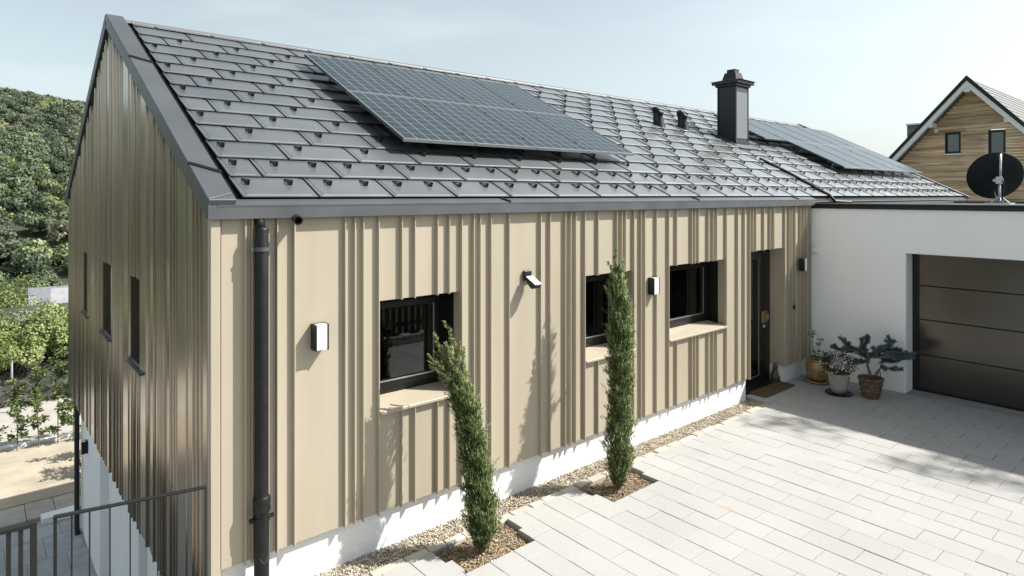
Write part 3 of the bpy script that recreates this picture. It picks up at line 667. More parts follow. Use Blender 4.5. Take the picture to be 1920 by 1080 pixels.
for a0, a1, z0, zz in ((3.6, 5.6, .22, .0), (4.2, 5.3, .36, .02)):   # cast ring marks on the lower pipe
    pts = [(px_ + .0555 * math.cos(q), py_ + .0555 * math.sin(q), z0 - .04 * math.sin((q - a0) / (a1 - a0) * math.pi)) for q in np.linspace(a0, a1, 12)]; mb.tube(pts, .0025, 5)
mb.build('cast_mark', M['trim'], dp)
# overflow spout below the fascia
sp = empty('overflow_spout'); sp.parent = house
mb = MB(); pr = [(.026, 0), (.036, 0), (.036, .13), (.026, .13), (.026, .005), (0, .005)]
mb.lathe(pr, (0, 0, 0), 20); dirv = Vector((-.25, -.95, -.1)).normalized()
T = Matrix.Translation(Vector((.60, -.055, 2.945))) @ dirv.to_track_quat('Z', 'Y').to_matrix().to_4x4(); mb.v = [tuple(T @ Vector(v)) for v in mb.v]
mb.build('pipe', M['dark'], sp, smooth=False)
# black downpipe at the rear basement corner
mb = MB(); mb.tube([(.24, 10.35, GB), (.24, 10.35, LZ + .1), (.24, 10.2, LZ)], .045, 12); mb.build('rear_downpipe', M['dark'], house, smooth=True)

# ================================================================== SOLAR PANELS
PW, PL = .973, 1.498
def solar_panel():
    r_ = empty('solar_panel'); fr = MB(); t = .035; fw = .012
    fr.box(0, PW - .012, 0, fw, 0, t); fr.box(0, PW - .012, PL - fw - .012, PL - .012, 0, t); fr.mi = 1; fr.box(0, fw, fw, PL - fw - .012, 0, t); fr.box(PW - fw - .012, PW - .012, fw, PL - fw - .012, 0, t)
    fr.build('frame', [M['trimlight'], M['trim']], r_)
    g = MB(); g.box(fw, PW - .012 - fw, fw, PL - .012 - fw, .012, t - .003); g.build('cell_glass', M['cell'], r_)
    for y in (.3, 1.2): c = MB(); c.box(-.018, .008, y - .02, y + .02, t, t + .004); c.build('clamp', M['dark'], r_)
    return r_
M['trimlight'] = mat('grey_anodised', (.40, .41, .42), .35, metal=.7)
proto = solar_panel()
first = True
def put_panel(x, y, off, label, group):
    global first
    o = proto if first else copy_tree(proto); first = False
    o.scale = (1.063 if x > 10 else 1, 1, 1); o.location = rpnt(x, y, off); o.rotation_euler = (rotx, 0, 0); tag(o, label, 'solar panel', group)
cs = math.cos(rotx); names = ['leftmost', 'second from left', 'third from left', 'rightmost']
for row, (yy_, rn) in enumerate(((.935, 'lower'), (.935 + PL * cs, 'upper'))):
    for c_ in range(4):
        put_panel(2.13 + c_ * PW, yy_, .165, 'framed solar panel, %s of the %s row in the large near array' % (names[c_], rn), 'solar panels of the near array')
o5 = ['leftmost', 'second from left', 'middle', 'second from right', 'rightmost']; o6 = ['leftmost', 'second from left', 'third from left', 'third from right', 'second from right', 'rightmost']
for c_ in range(5): put_panel(13.55 + c_ * 1.035, 1.0, .165, 'glaring solar panel, %s of the lower row in the array beyond the chimney' % o5[c_], 'solar panels of the array beyond the chimney')
for c_ in range(6): put_panel(12.515 + c_ * 1.035, 1.0 + PL * cs, .165, 'glaring solar panel, %s of the upper row in the array beyond the chimney' % o6[c_], 'solar panels of the array beyond the chimney')
def rack(xs0, xs1, lab, x_up=None):
    r_ = tag(empty('mounting_rack'), lab, 'mounting rack')
    for y in (1.35, 2.1, 2.7, 3.45):
        x0 = xs0 if y < 2.4 or x_up is None else x_up
        mb = MB(); a = rpnt(x0 + .02, y, .135); b = rpnt(xs1 + .05, y, .135); mb.prism([a, b, b + sdir * .04, a + sdir * .04], nrm * .028); mb.build('rail', M['trim'], r_)
        x = x0 + .35
        while x < xs1:
            mb = MB(); p = rpnt(x, y, .015)
            T = Matrix.Translation(p) @ Matrix.Rotation(rotx, 4, 'X'); g = MB(); g.box(-.025, .025, -.06, .06, 0, .008); g.box(-.018, .018, .0, .008, .008, .12); g.box(-.018, .018, -.05, .008, .055, .062)
            mb.add([T @ Vector(v) for v in g.v], g.f); mb.build('roof_hook', M['silver'], r_); x += .98
    return r_
rack(2.15, 6.02, 'aluminium rails and hooks under the near solar array'); rack(13.55, 18.7, 'aluminium rails and hooks under the array beyond the chimney', 12.53)

# ================================================================== GARAGE
gar = tag(empty('garage'), 'white rendered flat-roofed garage with wide bronze door', 'garage')
GX = 9.85; GYD0, GYD1 = -1.48, -6.5; DTOP = 2.21
mb = MB()
mb.box(GX, GX + .32, GYD0, .049, -.05, 2.92); mb.box(GX, GX + .32, GYD1, GYD0, DTOP, 2.92); mb.box(GX, GX + .32, -7.6, GYD1, -.05, 2.92)
mb.box(GX + .32, 17.5, -.3, -.1, -.05, 2.92); mb.box(GX + .32, 17.5, -7.6, -7.3, -.05, 2.92); mb.box(17.2, 17.5, -7.3, -.3, -.05, 2.92)
mb.build('wall', M['stucco'], gar, bevel=.006)
mb = MB(); mb.box(GX + .3, 17.45, -7.55, -.12, 2.86, 2.925); mb.build('flat_roof', M['trim'], gar)
mb = MB(); mb.box(GX - .035, GX + .22, -7.62, .03, 2.90, 2.955); mb.prism([(GX - .035, -7.62, 2.955), (GX + .22, -7.62, 2.955), (GX + .22, .03, 2.955), (GX - .035, .03, 2.955)], (0, 0, .025)); mb.build('roof_edge', M['black'], gar, bevel=.004)
mb = MB(); mb.box(GX - .02, GX + .24, -7.6, .0, 2.9805, 2.99); mb.box(GX + .2, 17.5, -.2, -.1, 2.93, 2.985); mb.box(GX + .2, 17.5, -7.6, -7.45, 2.93, 2.985); mb.box(17.3, 17.5, -7.5, -.2, 2.93, 2.985); mb.build('coping', M['trim'], gar)
gd = empty('door'); gd.parent = gar; tag(gd, 'wide sectional door in dark bronze')
zz = [.03, .59, 1.15, 1.69, 2.26]
for i in range(4):
    mb = MB(); mb.box(GX + .30, GX + .34, GYD1 + .05, GYD0 - .09, zz[i] + .004, zz[i + 1] - .004); mb.build('door_panel', M['garage_door'], gd, bevel=.006)
mb = MB(); mb.box(GX + .29, GX + .33, GYD0 - .09, GYD0 - .0, .0, DTOP + .02); mb.box(GX + .29, GX + .33, GYD1, GYD1 + .05, .0, DTOP + .02); mb.box(GX + .345, GX + .36, GYD1, GYD0, 0, 2.3); mb.box(GX + .31, GX + .345, GYD1 + .05, GYD0 - .09, .0, .03); mb.build('frame', M['black'], gd)
mb = MB(); mb.box(GX - .01, GX + .32, GYD1, GYD0 - .001, -.06, .004); mb.build('threshold', mat('threshold_concrete', (.22, .22, .22), .85, c2=(.28, .28, .28), nscale=5), gar)

# ================================================================== WALL LAMPS etc.
def wall_lamp(loc, label, rz=0):
    o = tag(empty('wall_lamp', loc, rz), label, 'wall lamp', 'black and white box lamps on the house walls')
    w_, h, d = .115, .215, .10
    mb = MB(); mb.box(-w_ / 2, -w_ / 2 + .011, -d, -.001, 0, h); mb.box(w_ / 2 - .011, w_ / 2, -d, -.001, 0, h); mb.box(-w_ / 2 + .011, w_ / 2 - .011, -.03, -.001, .002, h - .002); mb.build('housing', M['dark'], o, bevel=.002)
    mb = MB(); mb.box(-w_ / 2 + .0115, w_ / 2 - .0115, -d + .004, -.031, .004, h - .004); mb.build('diffuser', M['opal'], o, bevel=.004)
    return o
wall_lamp((.80, 0, 1.86), 'box wall lamp with white front beside the downpipe')
wall_lamp((5.27, 0, 1.86), 'box wall lamp between the straight cypress and the wide window')
wall_lamp((9.36, -.034, 1.845), 'box wall lamp in shade above the potted plants')
o = wall_lamp((.33, 9.56, -1.83), 'small box lamp on the white basement wall', R(-90)); o.scale = (1.1, 1.1, 1.1)
sn = tag(empty('sensor_light', (3.12, 0, 2.23)), 'small spotlight with dark bracket throwing a long shadow on the cladding', 'spotlight')
mb = MB(); mb.box(-.055, .055, -.035, -.001, -.01, .10); mb.box(-.025, .025, -.075, -.035, .0, .04); mb.build('bracket', M['chim'], sn, bevel=.008)
mb = MB(); mb.prism([(-.05, -.05, .035), (-.05, -.19, -.035), (-.05, -.19, -.062), (-.05, -.13, -.085), (-.05, -.06, -.03)], (.10, 0, 0)); mb.build('lamp_head', M['dark'], sn, bevel=.012, seg=2)
mb = MB(); mb.prism([(-.045, -.055, .043), (-.045, -.192, -.027), (-.045, -.19, -.034), (-.045, -.055, .034)], (.09, 0, 0)); mb.build('sun_panel', M['white'], sn)
mb = MB(); mb.box(-.03, .03, -.09, 0, 0, .10)
o = tag(mb.build('sensor_box', M['white'], None, bevel=.012, seg=2), 'tiny white sensor box in the corner under the eaves', 'sensor'); o.location = (9.80, -.034, 2.13)
mb = MB(); mb.box(-.02, .02, -.03, 0, 0, .07)
o = tag(mb.build('bell_push', M['dark'], None, bevel=.006), 'small black bell push beside the entrance recess', 'doorbell'); o.location = (9.1, -.036, 1.22)

# doormat
dm = empty('doormat', (8.40, .03, .0)); tag(dm, 'brown coir doormat lying before the entrance', 'doormat')
mb = MB(); mb.box(-.47, .47, -.20, .19, .004, .028); mb.build('backing', M['mat'], dm, bevel=.006)
n = 14000
P = np.stack([np.random.uniform(-.47, .47, n), np.random.uniform(-.2, .19, n), np.full(n, .022)], 1)
D = np.stack([np.random.normal(0, .45, n), np.random.normal(0, .45, n), np.ones(n)], 1)
V, F = sprigs(P, D, np.random.uniform(.012, .024, n), np.full(n, .0022)); npmesh('coir_pile', V, F, M['fibre'], dm)
# figurine by the door
fg = empty('cat_figurine', (8.77, .12, .0)); tag(fg, 'small dark brown sitting cat figure beside the door recess', 'figurine')
fm = mat('brown_ceramic', (.06, .04, .025), .5, c2=(.09, .06, .04), nscale=20)
mb = MB(); mb.lathe([(0, 0), (.062, 0), (.07, .03), (.066, .08), (.05, .14), (.034, .18), (.03, .195), (.0, .2)], (0, 0, .055), 16); mb.lathe([(0, -.045), (.025, -.04), (.042, -.015), (.044, .01), (.03, .035), (0, .045)], (-.012, -.012, .285), 16)
for s_x in (-1, 1): mb.add([(-.012 + s_x * .038, -.012, .305), (-.012 + s_x * .012, -.012, .322), (-.012 + s_x * .03, .0, .31), (-.012 + s_x * .03, -.012, .362)], [(0, 1, 3), (1, 2, 3), (2, 0, 3)])
mb.lathe([(0, 0), (.028, 0), (.024, .07), (0, .09)], (-.03, -.045, .055), 10); mb.lathe([(0, 0), (.028, 0), (.024, .07), (0, .09)], (.02, -.05, .055), 10)
mb.tube([(.05, .03, .07), (.085, -.01, .065), (.06, -.06, .065)], [.016, .014, .008], 8)
mb.build('body', fm, fg, smooth=True)
mb = MB(); mb.box(-.075, .07, -.075, .07, .0, .058); mb.build('base', fm, fg, bevel=.006)

# ================================================================== POTTED PLANTS
glaze = mat('brown_glaze', (.22, .13, .05), .22, c2=(.36, .25, .12), nscale=9, spec=.7)
p1 = empty('potted_plant', (9.42, -.30, 0)); tag(p1, 'round brown glazed pot with a small leafy plant near the wall corner', 'potted plant', 'potted plants by the garage')
mb = MB(); mb.lathe([(0, .03), (.13, .03), (.165, .08), (.195, .18), (.20, .26), (.185, .34), (.178, .36), (.19, .375), (.192, .39), (.175, .39), (.165, .37), (.165, .33), (0, .33)], n=36); mb.build('pot', glaze, p1, smooth=True)
mb = MB(); mb.lathe([(0, .0), (.19, .0), (.215, .035), (.205, .045), (.19, .02), (0, .02)], n=36); mb.build('saucer', glaze, p1, smooth=True)
mb = MB(); mb.lathe([(0, .345), (.168, .34)], n=24); mb.build('potting_soil', M['soil'], p1)
lf = leafmat('pot_leaf', (.05, .07, .03), (.10, .13, .04), 12, .4); lfy = leafmat('yellow_leaf', (.20, .24, .04), (.30, .32, .07), 12, .3)
mb = MB(); stems = [((.0, 0, .33), (.03, 0, .55), (.06, -.02, .72)), ((-.05, .0, .33), (-.12, .03, .62), (-.16, .02, .88)), ((.05, .05, .33), (.09, .08, .5)), ((-.08, -.05, .33), (-.1, -.08, .48)), ((.0, -.08, .33), (.01, -.12, .5)), ((.08, -.04, .33), (.13, -.06, .47))]
for s in stems: mb.tube(s, .005, 5)
mb.build('stem', M['bark_tree'], p1)
P = []; D = []
for s in stems:
    e = np.array(s[-1])
    for k in range(16): u = rnd_unit(1)[0]; u[2] = abs(u[2]) * .4; P.append(e - np.array((0, 0, random.uniform(0, .14))) + u * .015); D.append(u)
V, F = leaves(np.array(P), np.array(D), np.random.uniform(.05, .085, len(P)), np.random.uniform(.014, .024, len(P)))
ki = np.tile((np.repeat(np.arange(len(stems)), 16) < 2).astype(int), 2); npmesh('foliage', V, F, [lf, lfy], p1, kidx=ki)
p2 = empty('potted_plant', (9.02, -.80, 0)); tag(p2, 'tapered pale grey pot with a bushy white-flowering plant', 'potted plant', 'potted plants by the garage')
mb = MB(); mb.lathe([(0, .02), (.10, .02), (.125, .10), (.145, .20), (.158, .31), (.165, .33), (.15, .335), (.145, .3), (0, .29)], n=32); mb.build('pot', mat('grey_pot', (.36, .34, .31), .6, c2=(.30, .28, .26), nscale=5), p2, smooth=True)
mb = MB(); mb.lathe([(0, 0), (.18, 0), (.2, .022), (.19, .028), (.17, .012), (0, .012)], n=32); mb.build('saucer', M['black'], p2, smooth=True)
n = 1500; U = rnd_unit(n); U[:, 2] *= .72; r_ = (.24 + .03 * np.random.rand(n)) * np.random.uniform(.55, 1, n); P = U * r_[:, None] + np.array((0, 0, .47))
V, F = leaves(P, U + rnd_unit(n) * .6, np.random.uniform(.02, .045, n), np.random.uniform(.005, .009, n)); npmesh('foliage', V, F, leafmat('dark_small_leaf', (.035, .04, .03), (.075, .075, .05), 14, .5), p2)
n = 95; U = rnd_unit(n); U[:, 2] = U[:, 2] * .7 + .05; U[:, :2] += np.array((-.3, -.35)); U /= np.linalg.norm(U, axis=1)[:, None]; P = U * (.265 + .02 * np.random.rand(n))[:, None] * np.array((1, 1, .8)) + np.array((0, 0, .47))
PP = []; DD = []
for i in range(n):
    for k in range(5):
        t = np.cross(U[i], rnd_unit(1)[0]); PP.append(P[i]); DD.append(t + U[i] * .3)
V, F = leaves(np.array(PP), np.array(DD), np.full(len(PP), .017), np.full(len(PP), .006)); npmesh('blossom', V, F, mat('white_petal', (.8, .78, .78), .6), p2)
mb = MB()
for k in range(9): q = k * .7; mb.tube([(0, 0, .28), (.08 * math.cos(q), .08 * math.sin(q), .38), (.15 * math.cos(q), .15 * math.sin(q), .46)], .004, 5)
mb.build('stem', M['bark_tree'], p2)
p3 = empty('potted_tree', (9.20, -1.20, 0)); tag(p3, 'miniature blue conifer with spreading needle branches in a basket pot', 'potted tree', 'potted plants by the garage')
wk = mat('dark_wicker', (.075, .05, .03), .8, c2=(.17, .12, .07), nscale=30, bump=.8, bscale=70)
mb = MB(); prof = [(0, 0), (.115, 0)] + [(.12 + .05 * (k / 9) + (.006 if k % 2 else -.004), .02 + .255 * k / 9) for k in range(10)] + [(.185, .285), (.185, .31), (.165, .31), (.155, .27), (0, .265)]
mb.lathe(prof, n=32); mb.build('basket', wk, p3, smooth=True)
mb = MB()
for z in (.10, .2): mb.lathe([(.135 + .05 * z * 2 - .0, z), (.145 + .1 * z, z + .005), (.145 + .1 * z, z + .025), (.135 + .1 * z, z + .03)], n=32)
mb.tube([(.17 * math.cos(q), .02, .30 + .13 * math.sin(q)) for q in np.linspace(0, math.pi, 14)] if False else [(.10 + .06 * math.cos(q), -.08, .30 + .12 * math.sin(q)) for q in np.linspace(0, math.pi, 12)], .008, 6); mb.build('hoop', wk, p3, smooth=True)
mb = MB(); tr = [(0, 0, .26), (-.03, .0, .38), (-.075, .02, .50), (-.06, .0, .62), (-.02, 0, .70)]; mb.tube(tr, [.026, .022, .018, .013, .009], 8)
tr2 = [(.05, -.03, .27), (.09, -.05, .38), (.17, -.10, .47), (.14, -.12, .56)]; mb.tube(tr2, [.015, .012, .009, .006], 8)
# branches in the plane roughly parallel to the picture: (rx) along (.76,-.65), up
rd = Vector((.72, -.69, 0)); fd = Vector((.69, .72, 0))
def bp(r_, h, f=0): return Vector((0, 0, h)) + rd * r_ + fd * f
brs = [[bp(-.05, .6), bp(-.18, .72, .03), bp(-.34, .80, .05), bp(-.45, .92, .05)], [bp(-.06, .62), bp(-.2, .76, -.06), bp(-.36, .78, -.08), bp(-.48, .77, -.1)], [bp(-.1, .72), bp(-.14, .84), bp(-.12, .92)], [bp(-.1, .74), bp(-.04, .84, .05), bp(.0, .93, .05)],
       [bp(-.05, .62), bp(-.22, .68, .1), bp(-.4, .70, .12), bp(-.55, .76, .12)], [bp(-.04, .6), bp(.1, .68, .08), bp(.3, .72, .1), bp(.5, .72, .1)], [bp(.0, .62), bp(.18, .66, -.08), bp(.38, .64, -.12), bp(.60, .66, -.1)], [bp(.0, .64), bp(.14, .74), bp(.28, .78), bp(.3, .88)],
       [bp(.1, .7), bp(.2, .74, .1), bp(.34, .79, .12), bp(.42, .86, .1)], [bp(-.02, .66), bp(.04, .74, -.1), bp(.06, .80, -.12)], [bp(.12, .54), bp(.24, .56, .02), bp(.4, .56, .02), bp(.48, .62)], [bp(-.02, .58), bp(-.16, .58, -.12), bp(-.28, .57, -.14)],
       [bp(.05, .62), bp(.25, .62, .14), bp(.45, .6, .2), bp(.56, .64, .2)], [bp(.14, .5), bp(.22, .48, -.08), bp(.34, .46, -.1)], [bp(.2, .68), bp(.34, .7, -.04), bp(.5, .68, -.05), bp(.66, .70, -.04)], [bp(-.15, .7), bp(-.1, .68, .14), bp(.02, .7, .2)]]
rb_ = random.Random(4); extra = []
for b_ in brs:
    for i in range(1, len(b_)):
        for k in range(2):
            t_ = rb_.random(); a_ = b_[i - 1] + (b_[i] - b_[i - 1]) * t_; dr = (b_[i] - b_[i - 1]).normalized() * .6 + Vector((rb_.gauss(0, .6), rb_.gauss(0, .6), rb_.uniform(-.1, .8))); extra.append([a_, a_ + dr.normalized() * rb_.uniform(.05, .11)])
for b_ in extra: mb.tube(b_, [.003, .0015], 5)
nmain = len(brs); brs = brs + extra
for b_ in brs[:nmain]: mb.tube(b_, [.007] + [.005] * (len(b_) - 2) + [.002], 6)
mb.build('trunk', M['bark_tree'], p3, smooth=True)
P = []; D = []
for b_ in brs:
    for i in range(len(b_) - 1):
        a, c = np.array(b_[i]), np.array(b_[i + 1]); L = np.linalg.norm(c - a); t = (c - a) / L; nn = int(L * 1900)
        if i == 0 and len(b_) > 2: nn //= 3
        for k in range(nn):
            u = np.cross(t, rnd_unit(1)[0]); u /= np.linalg.norm(u); P.append(a + (c - a) * random.random()); D.append(u + t * .55)
P = np.array(P); V, F = sprigs(P, np.array(D), np.random.uniform(.030, .052, len(P)), np.full(len(P), .0026))
npmesh('needles', V, F, leafmat('blue_needle', (.10, .14, .15), (.19, .25, .26), 10, .4), p3)

# ================================================================== CYPRESSES
def cypress(name_label, path, rads, n, tips, seed, base, flare=0):
    rs = np.random.RandomState(seed); o = tag(empty('cypress', base), name_label, 'cypress tree', 'young cypresses in front of the cladding')
    path = np.array(path, float) - np.array(base); rads = np.array(rads)
    seg = np.r_[0, np.cumsum(np.linalg.norm(np.diff(path, axis=0), axis=1))]; T = seg / seg[-1]
    def at(t): return np.stack([np.interp(t, T, path[:, k]) for k in range(3)], 1), np.interp(t, T, rads)
    t = rs.rand(n) ** .95; C, rr = at(t); C2, _ = at(np.minimum(t + .03, 1)); C1, _ = at(np.maximum(t - .03, 0)); tan = C2 - C1; tan /= np.linalg.norm(tan, axis=1)[:, None]
    q = rs.rand(n) * 6.283; rad = np.sqrt(rs.uniform(.12, 1, n)) * rr
    # lumpy outline
    lump = 1 + .22 * np.sin(q * 3 + t * 37) + .16 * np.sin(q * 5 - t * 71 + 2) + .10 * np.sin(t * 120 + q)
    rad *= lump
    u = np.stack([np.cos(q), np.sin(q), np.zeros(n)], 1); side = u - tan * (u * tan).sum(1)[:, None]
    P = C + side * rad[:, None]
    D = tan * 1.0 + side * rs.uniform(.15, .75, n)[:, None] + rs.normal(0, .16, (n, 3))
    L = rs.uniform(.035, .085, n); W = rs.uniform(.0024, .0046, n)
    V, F = sprigs(P, D, L, W)
    nt_ = n // 60; ti = rs.randint(0, n, nt_); tp = []; td = []
    for q_ in ti:
        b0 = P[q_]; ax = tan[q_] * 1.0 + side[q_] * rs.uniform(.5, 1.2); ax /= np.linalg.norm(ax); Lq = rs.uniform(.05, .13)
        for _ in range(12):
            s0 = rs.rand(); sd = rs.normal(size=3); tp.append(b0 + ax * Lq * s0 + sd * .006 * (1.3 - s0)); td.append(ax + sd * .3)
    V2, F2 = sprigs(np.array(tp), np.array(td), rs.uniform(.025, .05, len(tp)), np.full(len(tp), .0032))
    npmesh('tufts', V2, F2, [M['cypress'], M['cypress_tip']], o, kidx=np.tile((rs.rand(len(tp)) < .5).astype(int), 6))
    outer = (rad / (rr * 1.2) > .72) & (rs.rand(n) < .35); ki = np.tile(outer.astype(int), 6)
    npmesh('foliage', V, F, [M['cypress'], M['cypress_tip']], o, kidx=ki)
    if tips:
        PP = []; DD = []; LL = []; KK = []
        for (p0, p1, wd, cnt) in tips:
            p0 = np.array(p0) - np.array(base); p1 = np.array(p1) - np.array(base); ax = (p1 - p0); Lx = np.linalg.norm(ax); ax /= Lx
            midp = (p0 + p1) / 2 + np.array((.25 * (p0[0] - p1[0]), 0, .06 * Lx)); mbt = MB(); mbt.tube([p0, midp, p1], [.006, .004, .0015], 5); mbt.build('branchlet', M['bark_tree'], o)
            for k in range(cnt):
                s = rs.rand(); pt = p0 * (1 - s) ** 2 + 2 * midp * s * (1 - s) + p1 * s * s
                sd = np.cross(ax, rs.normal(size=3)); sd /= np.linalg.norm(sd)
                tt = rs.rand() ** .7; br_ = int(s * 9); rb = np.random.RandomState(seed * 100 + br_ * 7 + int(p1[0] * 1000) % 97); sb = np.cross(ax, rb.normal(size=3)); sb /= np.linalg.norm(sb); dd_ = ax * .8 + sb * .75
                PP.append(pt + dd_ * tt * wd * 2.3 * (1.15 - s) + sd * .004); DD.append(dd_ + sd * .35); LL.append(rs.uniform(.015, .038))
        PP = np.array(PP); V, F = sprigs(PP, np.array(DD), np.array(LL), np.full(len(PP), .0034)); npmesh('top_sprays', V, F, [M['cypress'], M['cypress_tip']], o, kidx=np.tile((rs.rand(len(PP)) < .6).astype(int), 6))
    mb = MB(); k = np.linspace(0, .93, 14); C, _ = at(k); mb.tube([tuple(c) for c in C], list(np.linspace(.028, .008, 14)), 8); 
    mb.tube([(0, 0, -.05), (.03, .01, .12), (.05, .02, .4)], [.018, .014, .008], 7); mb.tube([(-.01, 0, -.05), (-.05, -.01, .12), (-.05, -.02, .45)], [.018, .014, .008], 7)
    mb.build('trunk', M['bark_tree'], o, smooth=True)
    return o
def spray(a, c, wd, cnt, curl=.06):
    return (a, c, wd, cnt)
cypress('bent cypress leaning left over the first window sill', [(2.059, -.61, 0.0), (2.057, -.605, .15), (2.055, -.60, .33), (2.018, -.57, .75), (1.975, -.52, 1.12), (1.93, -.48, 1.36), (1.895, -.45, 1.5)], [.04, .105, .13, .105, .10, .09, .03], 12000,
        [((1.97 - .05 * (k % 3) * .3, -.50, 1.15 + .03 * (k % 5)), (2.03 - .36 * fx + .03 * math.sin(k * 2.1), -.40 + .02 * (k % 4) + .03 * math.cos(k), 1.62 + .30 * (1 - abs(fx - .45) * 1.6) * (.55 + .45 * ((k * 7) % 5) / 4)), .026, 330) for k, fx in enumerate([i / 15 for i in range(16)])] + [((1.96, -.50, 1.25), (1.80, -.38, 1.80), .030, 330), ((1.95, -.50, 1.22), (1.666, -.34, 1.735), .028, 380), ((1.95, -.5, 1.2), (1.70, -.37, 1.60), .03, 330), ((1.96, -.48, 1.3), (1.729, -.32, 1.89), .026, 380), ((1.95, -.46, 1.33), (1.88, -.30, 1.985), .026, 380), ((1.96, -.46, 1.3), (1.974, -.30, 1.81), .028, 330), ((1.97, -.46, 1.25), (2.048, -.33, 1.73), .028, 300),
         ((1.97, -.52, 1.05), (1.84, -.45, 1.34), .03, 300), ((1.95, -.46, 1.25), (1.82, -.30, 1.76), .03, 350), ((1.98, -.46, 1.2), (2.033, -.32, 1.56), .03, 300), ((1.96, -.48, 1.2), (1.86, -.36, 1.66), .035, 380), ((1.96, -.47, 1.25), (1.93, -.34, 1.72), .035, 380),
         ((2.03, -.6, .2), (2.25, -.62, .20), .03, 260), ((2.03, -.6, .12), (2.2, -.64, .10), .03, 200), ((2.02, -.6, .45), (1.82, -.62, .42), .02, 120), ((2.0, -.57, .8), (1.83, -.55, 1.12), .02, 160)], 3, (2.059, -.61, 0))
cypress('straight slender cypress in front of the second window', [(3.909, -.61, 0.0), (3.909, -.61, .15), (3.912, -.61, .45), (3.94, -.6, .9), (3.975, -.58, 1.25), (4.016, -.55, 1.65), (4.03, -.52, 2.0), (4.046, -.48, 2.3)], [.035, .105, .13, .105, .115, .118, .075, .02], 15000,
        [((3.98, -.52, 1.95), (3.926, -.46, 2.39), .035, 420), ((4.03, -.5, 2.05), (4.04, -.46, 2.54), .035, 420), ((4.05, -.5, 2.0), (4.161, -.46, 2.40), .035, 380), ((3.97, -.53, 1.8), (3.851, -.48, 2.14), .03, 350), ((4.02, -.5, 1.9), (4.10, -.44, 2.3), .03, 350), ((4.0, -.5, 1.9), (3.98, -.46, 2.3), .035, 350), ((4.1, -.54, 1.5), (4.318, -.5, 1.70), .014, 110), ((3.88, -.6, .98), (3.74, -.6, 1.04), .012, 60)], 5, (3.909, -.61, 0))

# ================================================================== RAILINGS
def railing():
    r_ = tag(empty('railing'), 'dark metal railing with slim balusters meeting the house corner', 'railing')
    p0 = Vector((-.07, -.052, 0)); p1 = Vector((-.965, .14, 0)); d = (p1 - p0).normalized(); nn = Vector((-d.y, d.x, 0))
    mb = MB(); a = p0 + Vector((0, 0, .985)) - nn * .017; b = p1 + Vector((0, 0, .985)) - nn * .017; mb.prism([a, b, b + nn * .034, a + nn * .034], (0, 0, .016)); mb.build('handrail', M['rail'], r_, bevel=.003)
    L = (p1 - p0).length
    for px_, w_ in ((-.075, .010), (-.255, .008), (-.373, .008), (-.537, .008), (-.654, .008), (-.768, .008), (-.866, .008), (-.955, .018)):
        s = (px_ - p0.x) / d.x; p = p0 + d * s; mb = MB()
        q = [p - d * w_ / 2 - nn * .012, p + d * w_ / 2 - nn * .012, p + d * w_ / 2 + nn * .012, p - d * w_ / 2 + nn * .012]; mb.prism([x + Vector((0, 0, -.05)) for x in q], (0, 0, 1.034)); mb.build('baluster', M['rail'], r_)
    return r_
M['rail'] = mat('dark_grey_rail', (.012, .013, .013), .5, spec=.3)
railing()
g = tag(empty('gate'), 'dark metal gate with thick frame at the left edge', 'gate')
mb = MB(); p0 = Vector((-1.05, .165, 0)); p1 = Vector((-2.15, .30, 0)); d = (p1 - p0).normalized(); nn = Vector((-d.y, d.x, 0))
a = p0 - nn * .02; b = p1 - nn * .02
mb.prism([x + Vector((0, 0, .955)) for x in (a, b, b + nn * .04, a + nn * .04)], (0, 0, .03)); mb.prism([x + Vector((0, 0, .06)) for x in (a, b, b + nn * .04, a + nn * .04)], (0, 0, .03))
for p in (p0 + d * .018, p1 - d * .018):
    mb.prism([p - d * .018 - nn * .021 + Vector((0, 0, -.05)), p + d * .018 - nn * .021 + Vector((0, 0, -.05)), p + d * .018 + nn * .021 + Vector((0, 0, -.05)), p - d * .018 + nn * .021 + Vector((0, 0, -.05))], (0, 0, 1.04))
mb.build('frame', M['rail'], g, bevel=.003)
s = .085
while s < (p1 - p0).length - .05:
    p = p0 + d * s; mb = MB(); w_ = .012; mb.prism([p - d * w_ - nn * .012 + Vector((0, 0, .09)), p + d * w_ - nn * .012 + Vector((0, 0, .09)), p + d * w_ + nn * .012 + Vector((0, 0, .09)), p - d * w_ + nn * .012 + Vector((0, 0, .09))], (0, 0, .866)); mb.build('bar', M['rail'], g); s += .062
# stone bench slab near terrace edge
mb = MB(); mb.box(-.28, .34, 11.40 - .30, 11.40, LZ + .0, LZ + .13); tag(mb.build('stone_block', M['stucco2'], None, bevel=.01), 'pale stone block lying at the terrace edge', 'stone block')

# ================================================================== SATELLITE DISH
ds = tag(empty('satellite_dish', (13.55, -1.90, 2.985)), 'dark satellite dish on a short mast on the garage roof', 'satellite dish')
face = Vector((.84, .46, .28)).normalized()   # dish looks away from the camera
mb = MB(); prof = [(0, 0)] + [(.46 * k / 10, .085 * (k / 10) ** 2) for k in range(1, 11)] + [(.465, .088), (.46, .095)] + [(.46 * k / 10, .085 * (k / 10) ** 2 + .006) for k in range(9, 0, -1)] + [(0, .006)]
mb.lathe(prof, n=40); T = Matrix.Translation(Vector((.06, .06, .50))) @ face.to_track_quat('Z', 'Y').to_matrix().to_4x4(); mb.v = [tuple(T @ Vector(v)) for v in mb.v]; mb.build('reflector', mat('dark_dish', (.012, .014, .0145), .6, spec=.25), ds, smooth=True)
mb = MB(); mb.tube([(0, 0, .36), (-.02, -.02, .6), (-.02, -.02, .93)], [.024, .022, .02], 12); mb.tube([(0, 0, .0), (0, 0, .40)], .024, 12); mb.build('mast', M['silver'], ds, smooth=True)
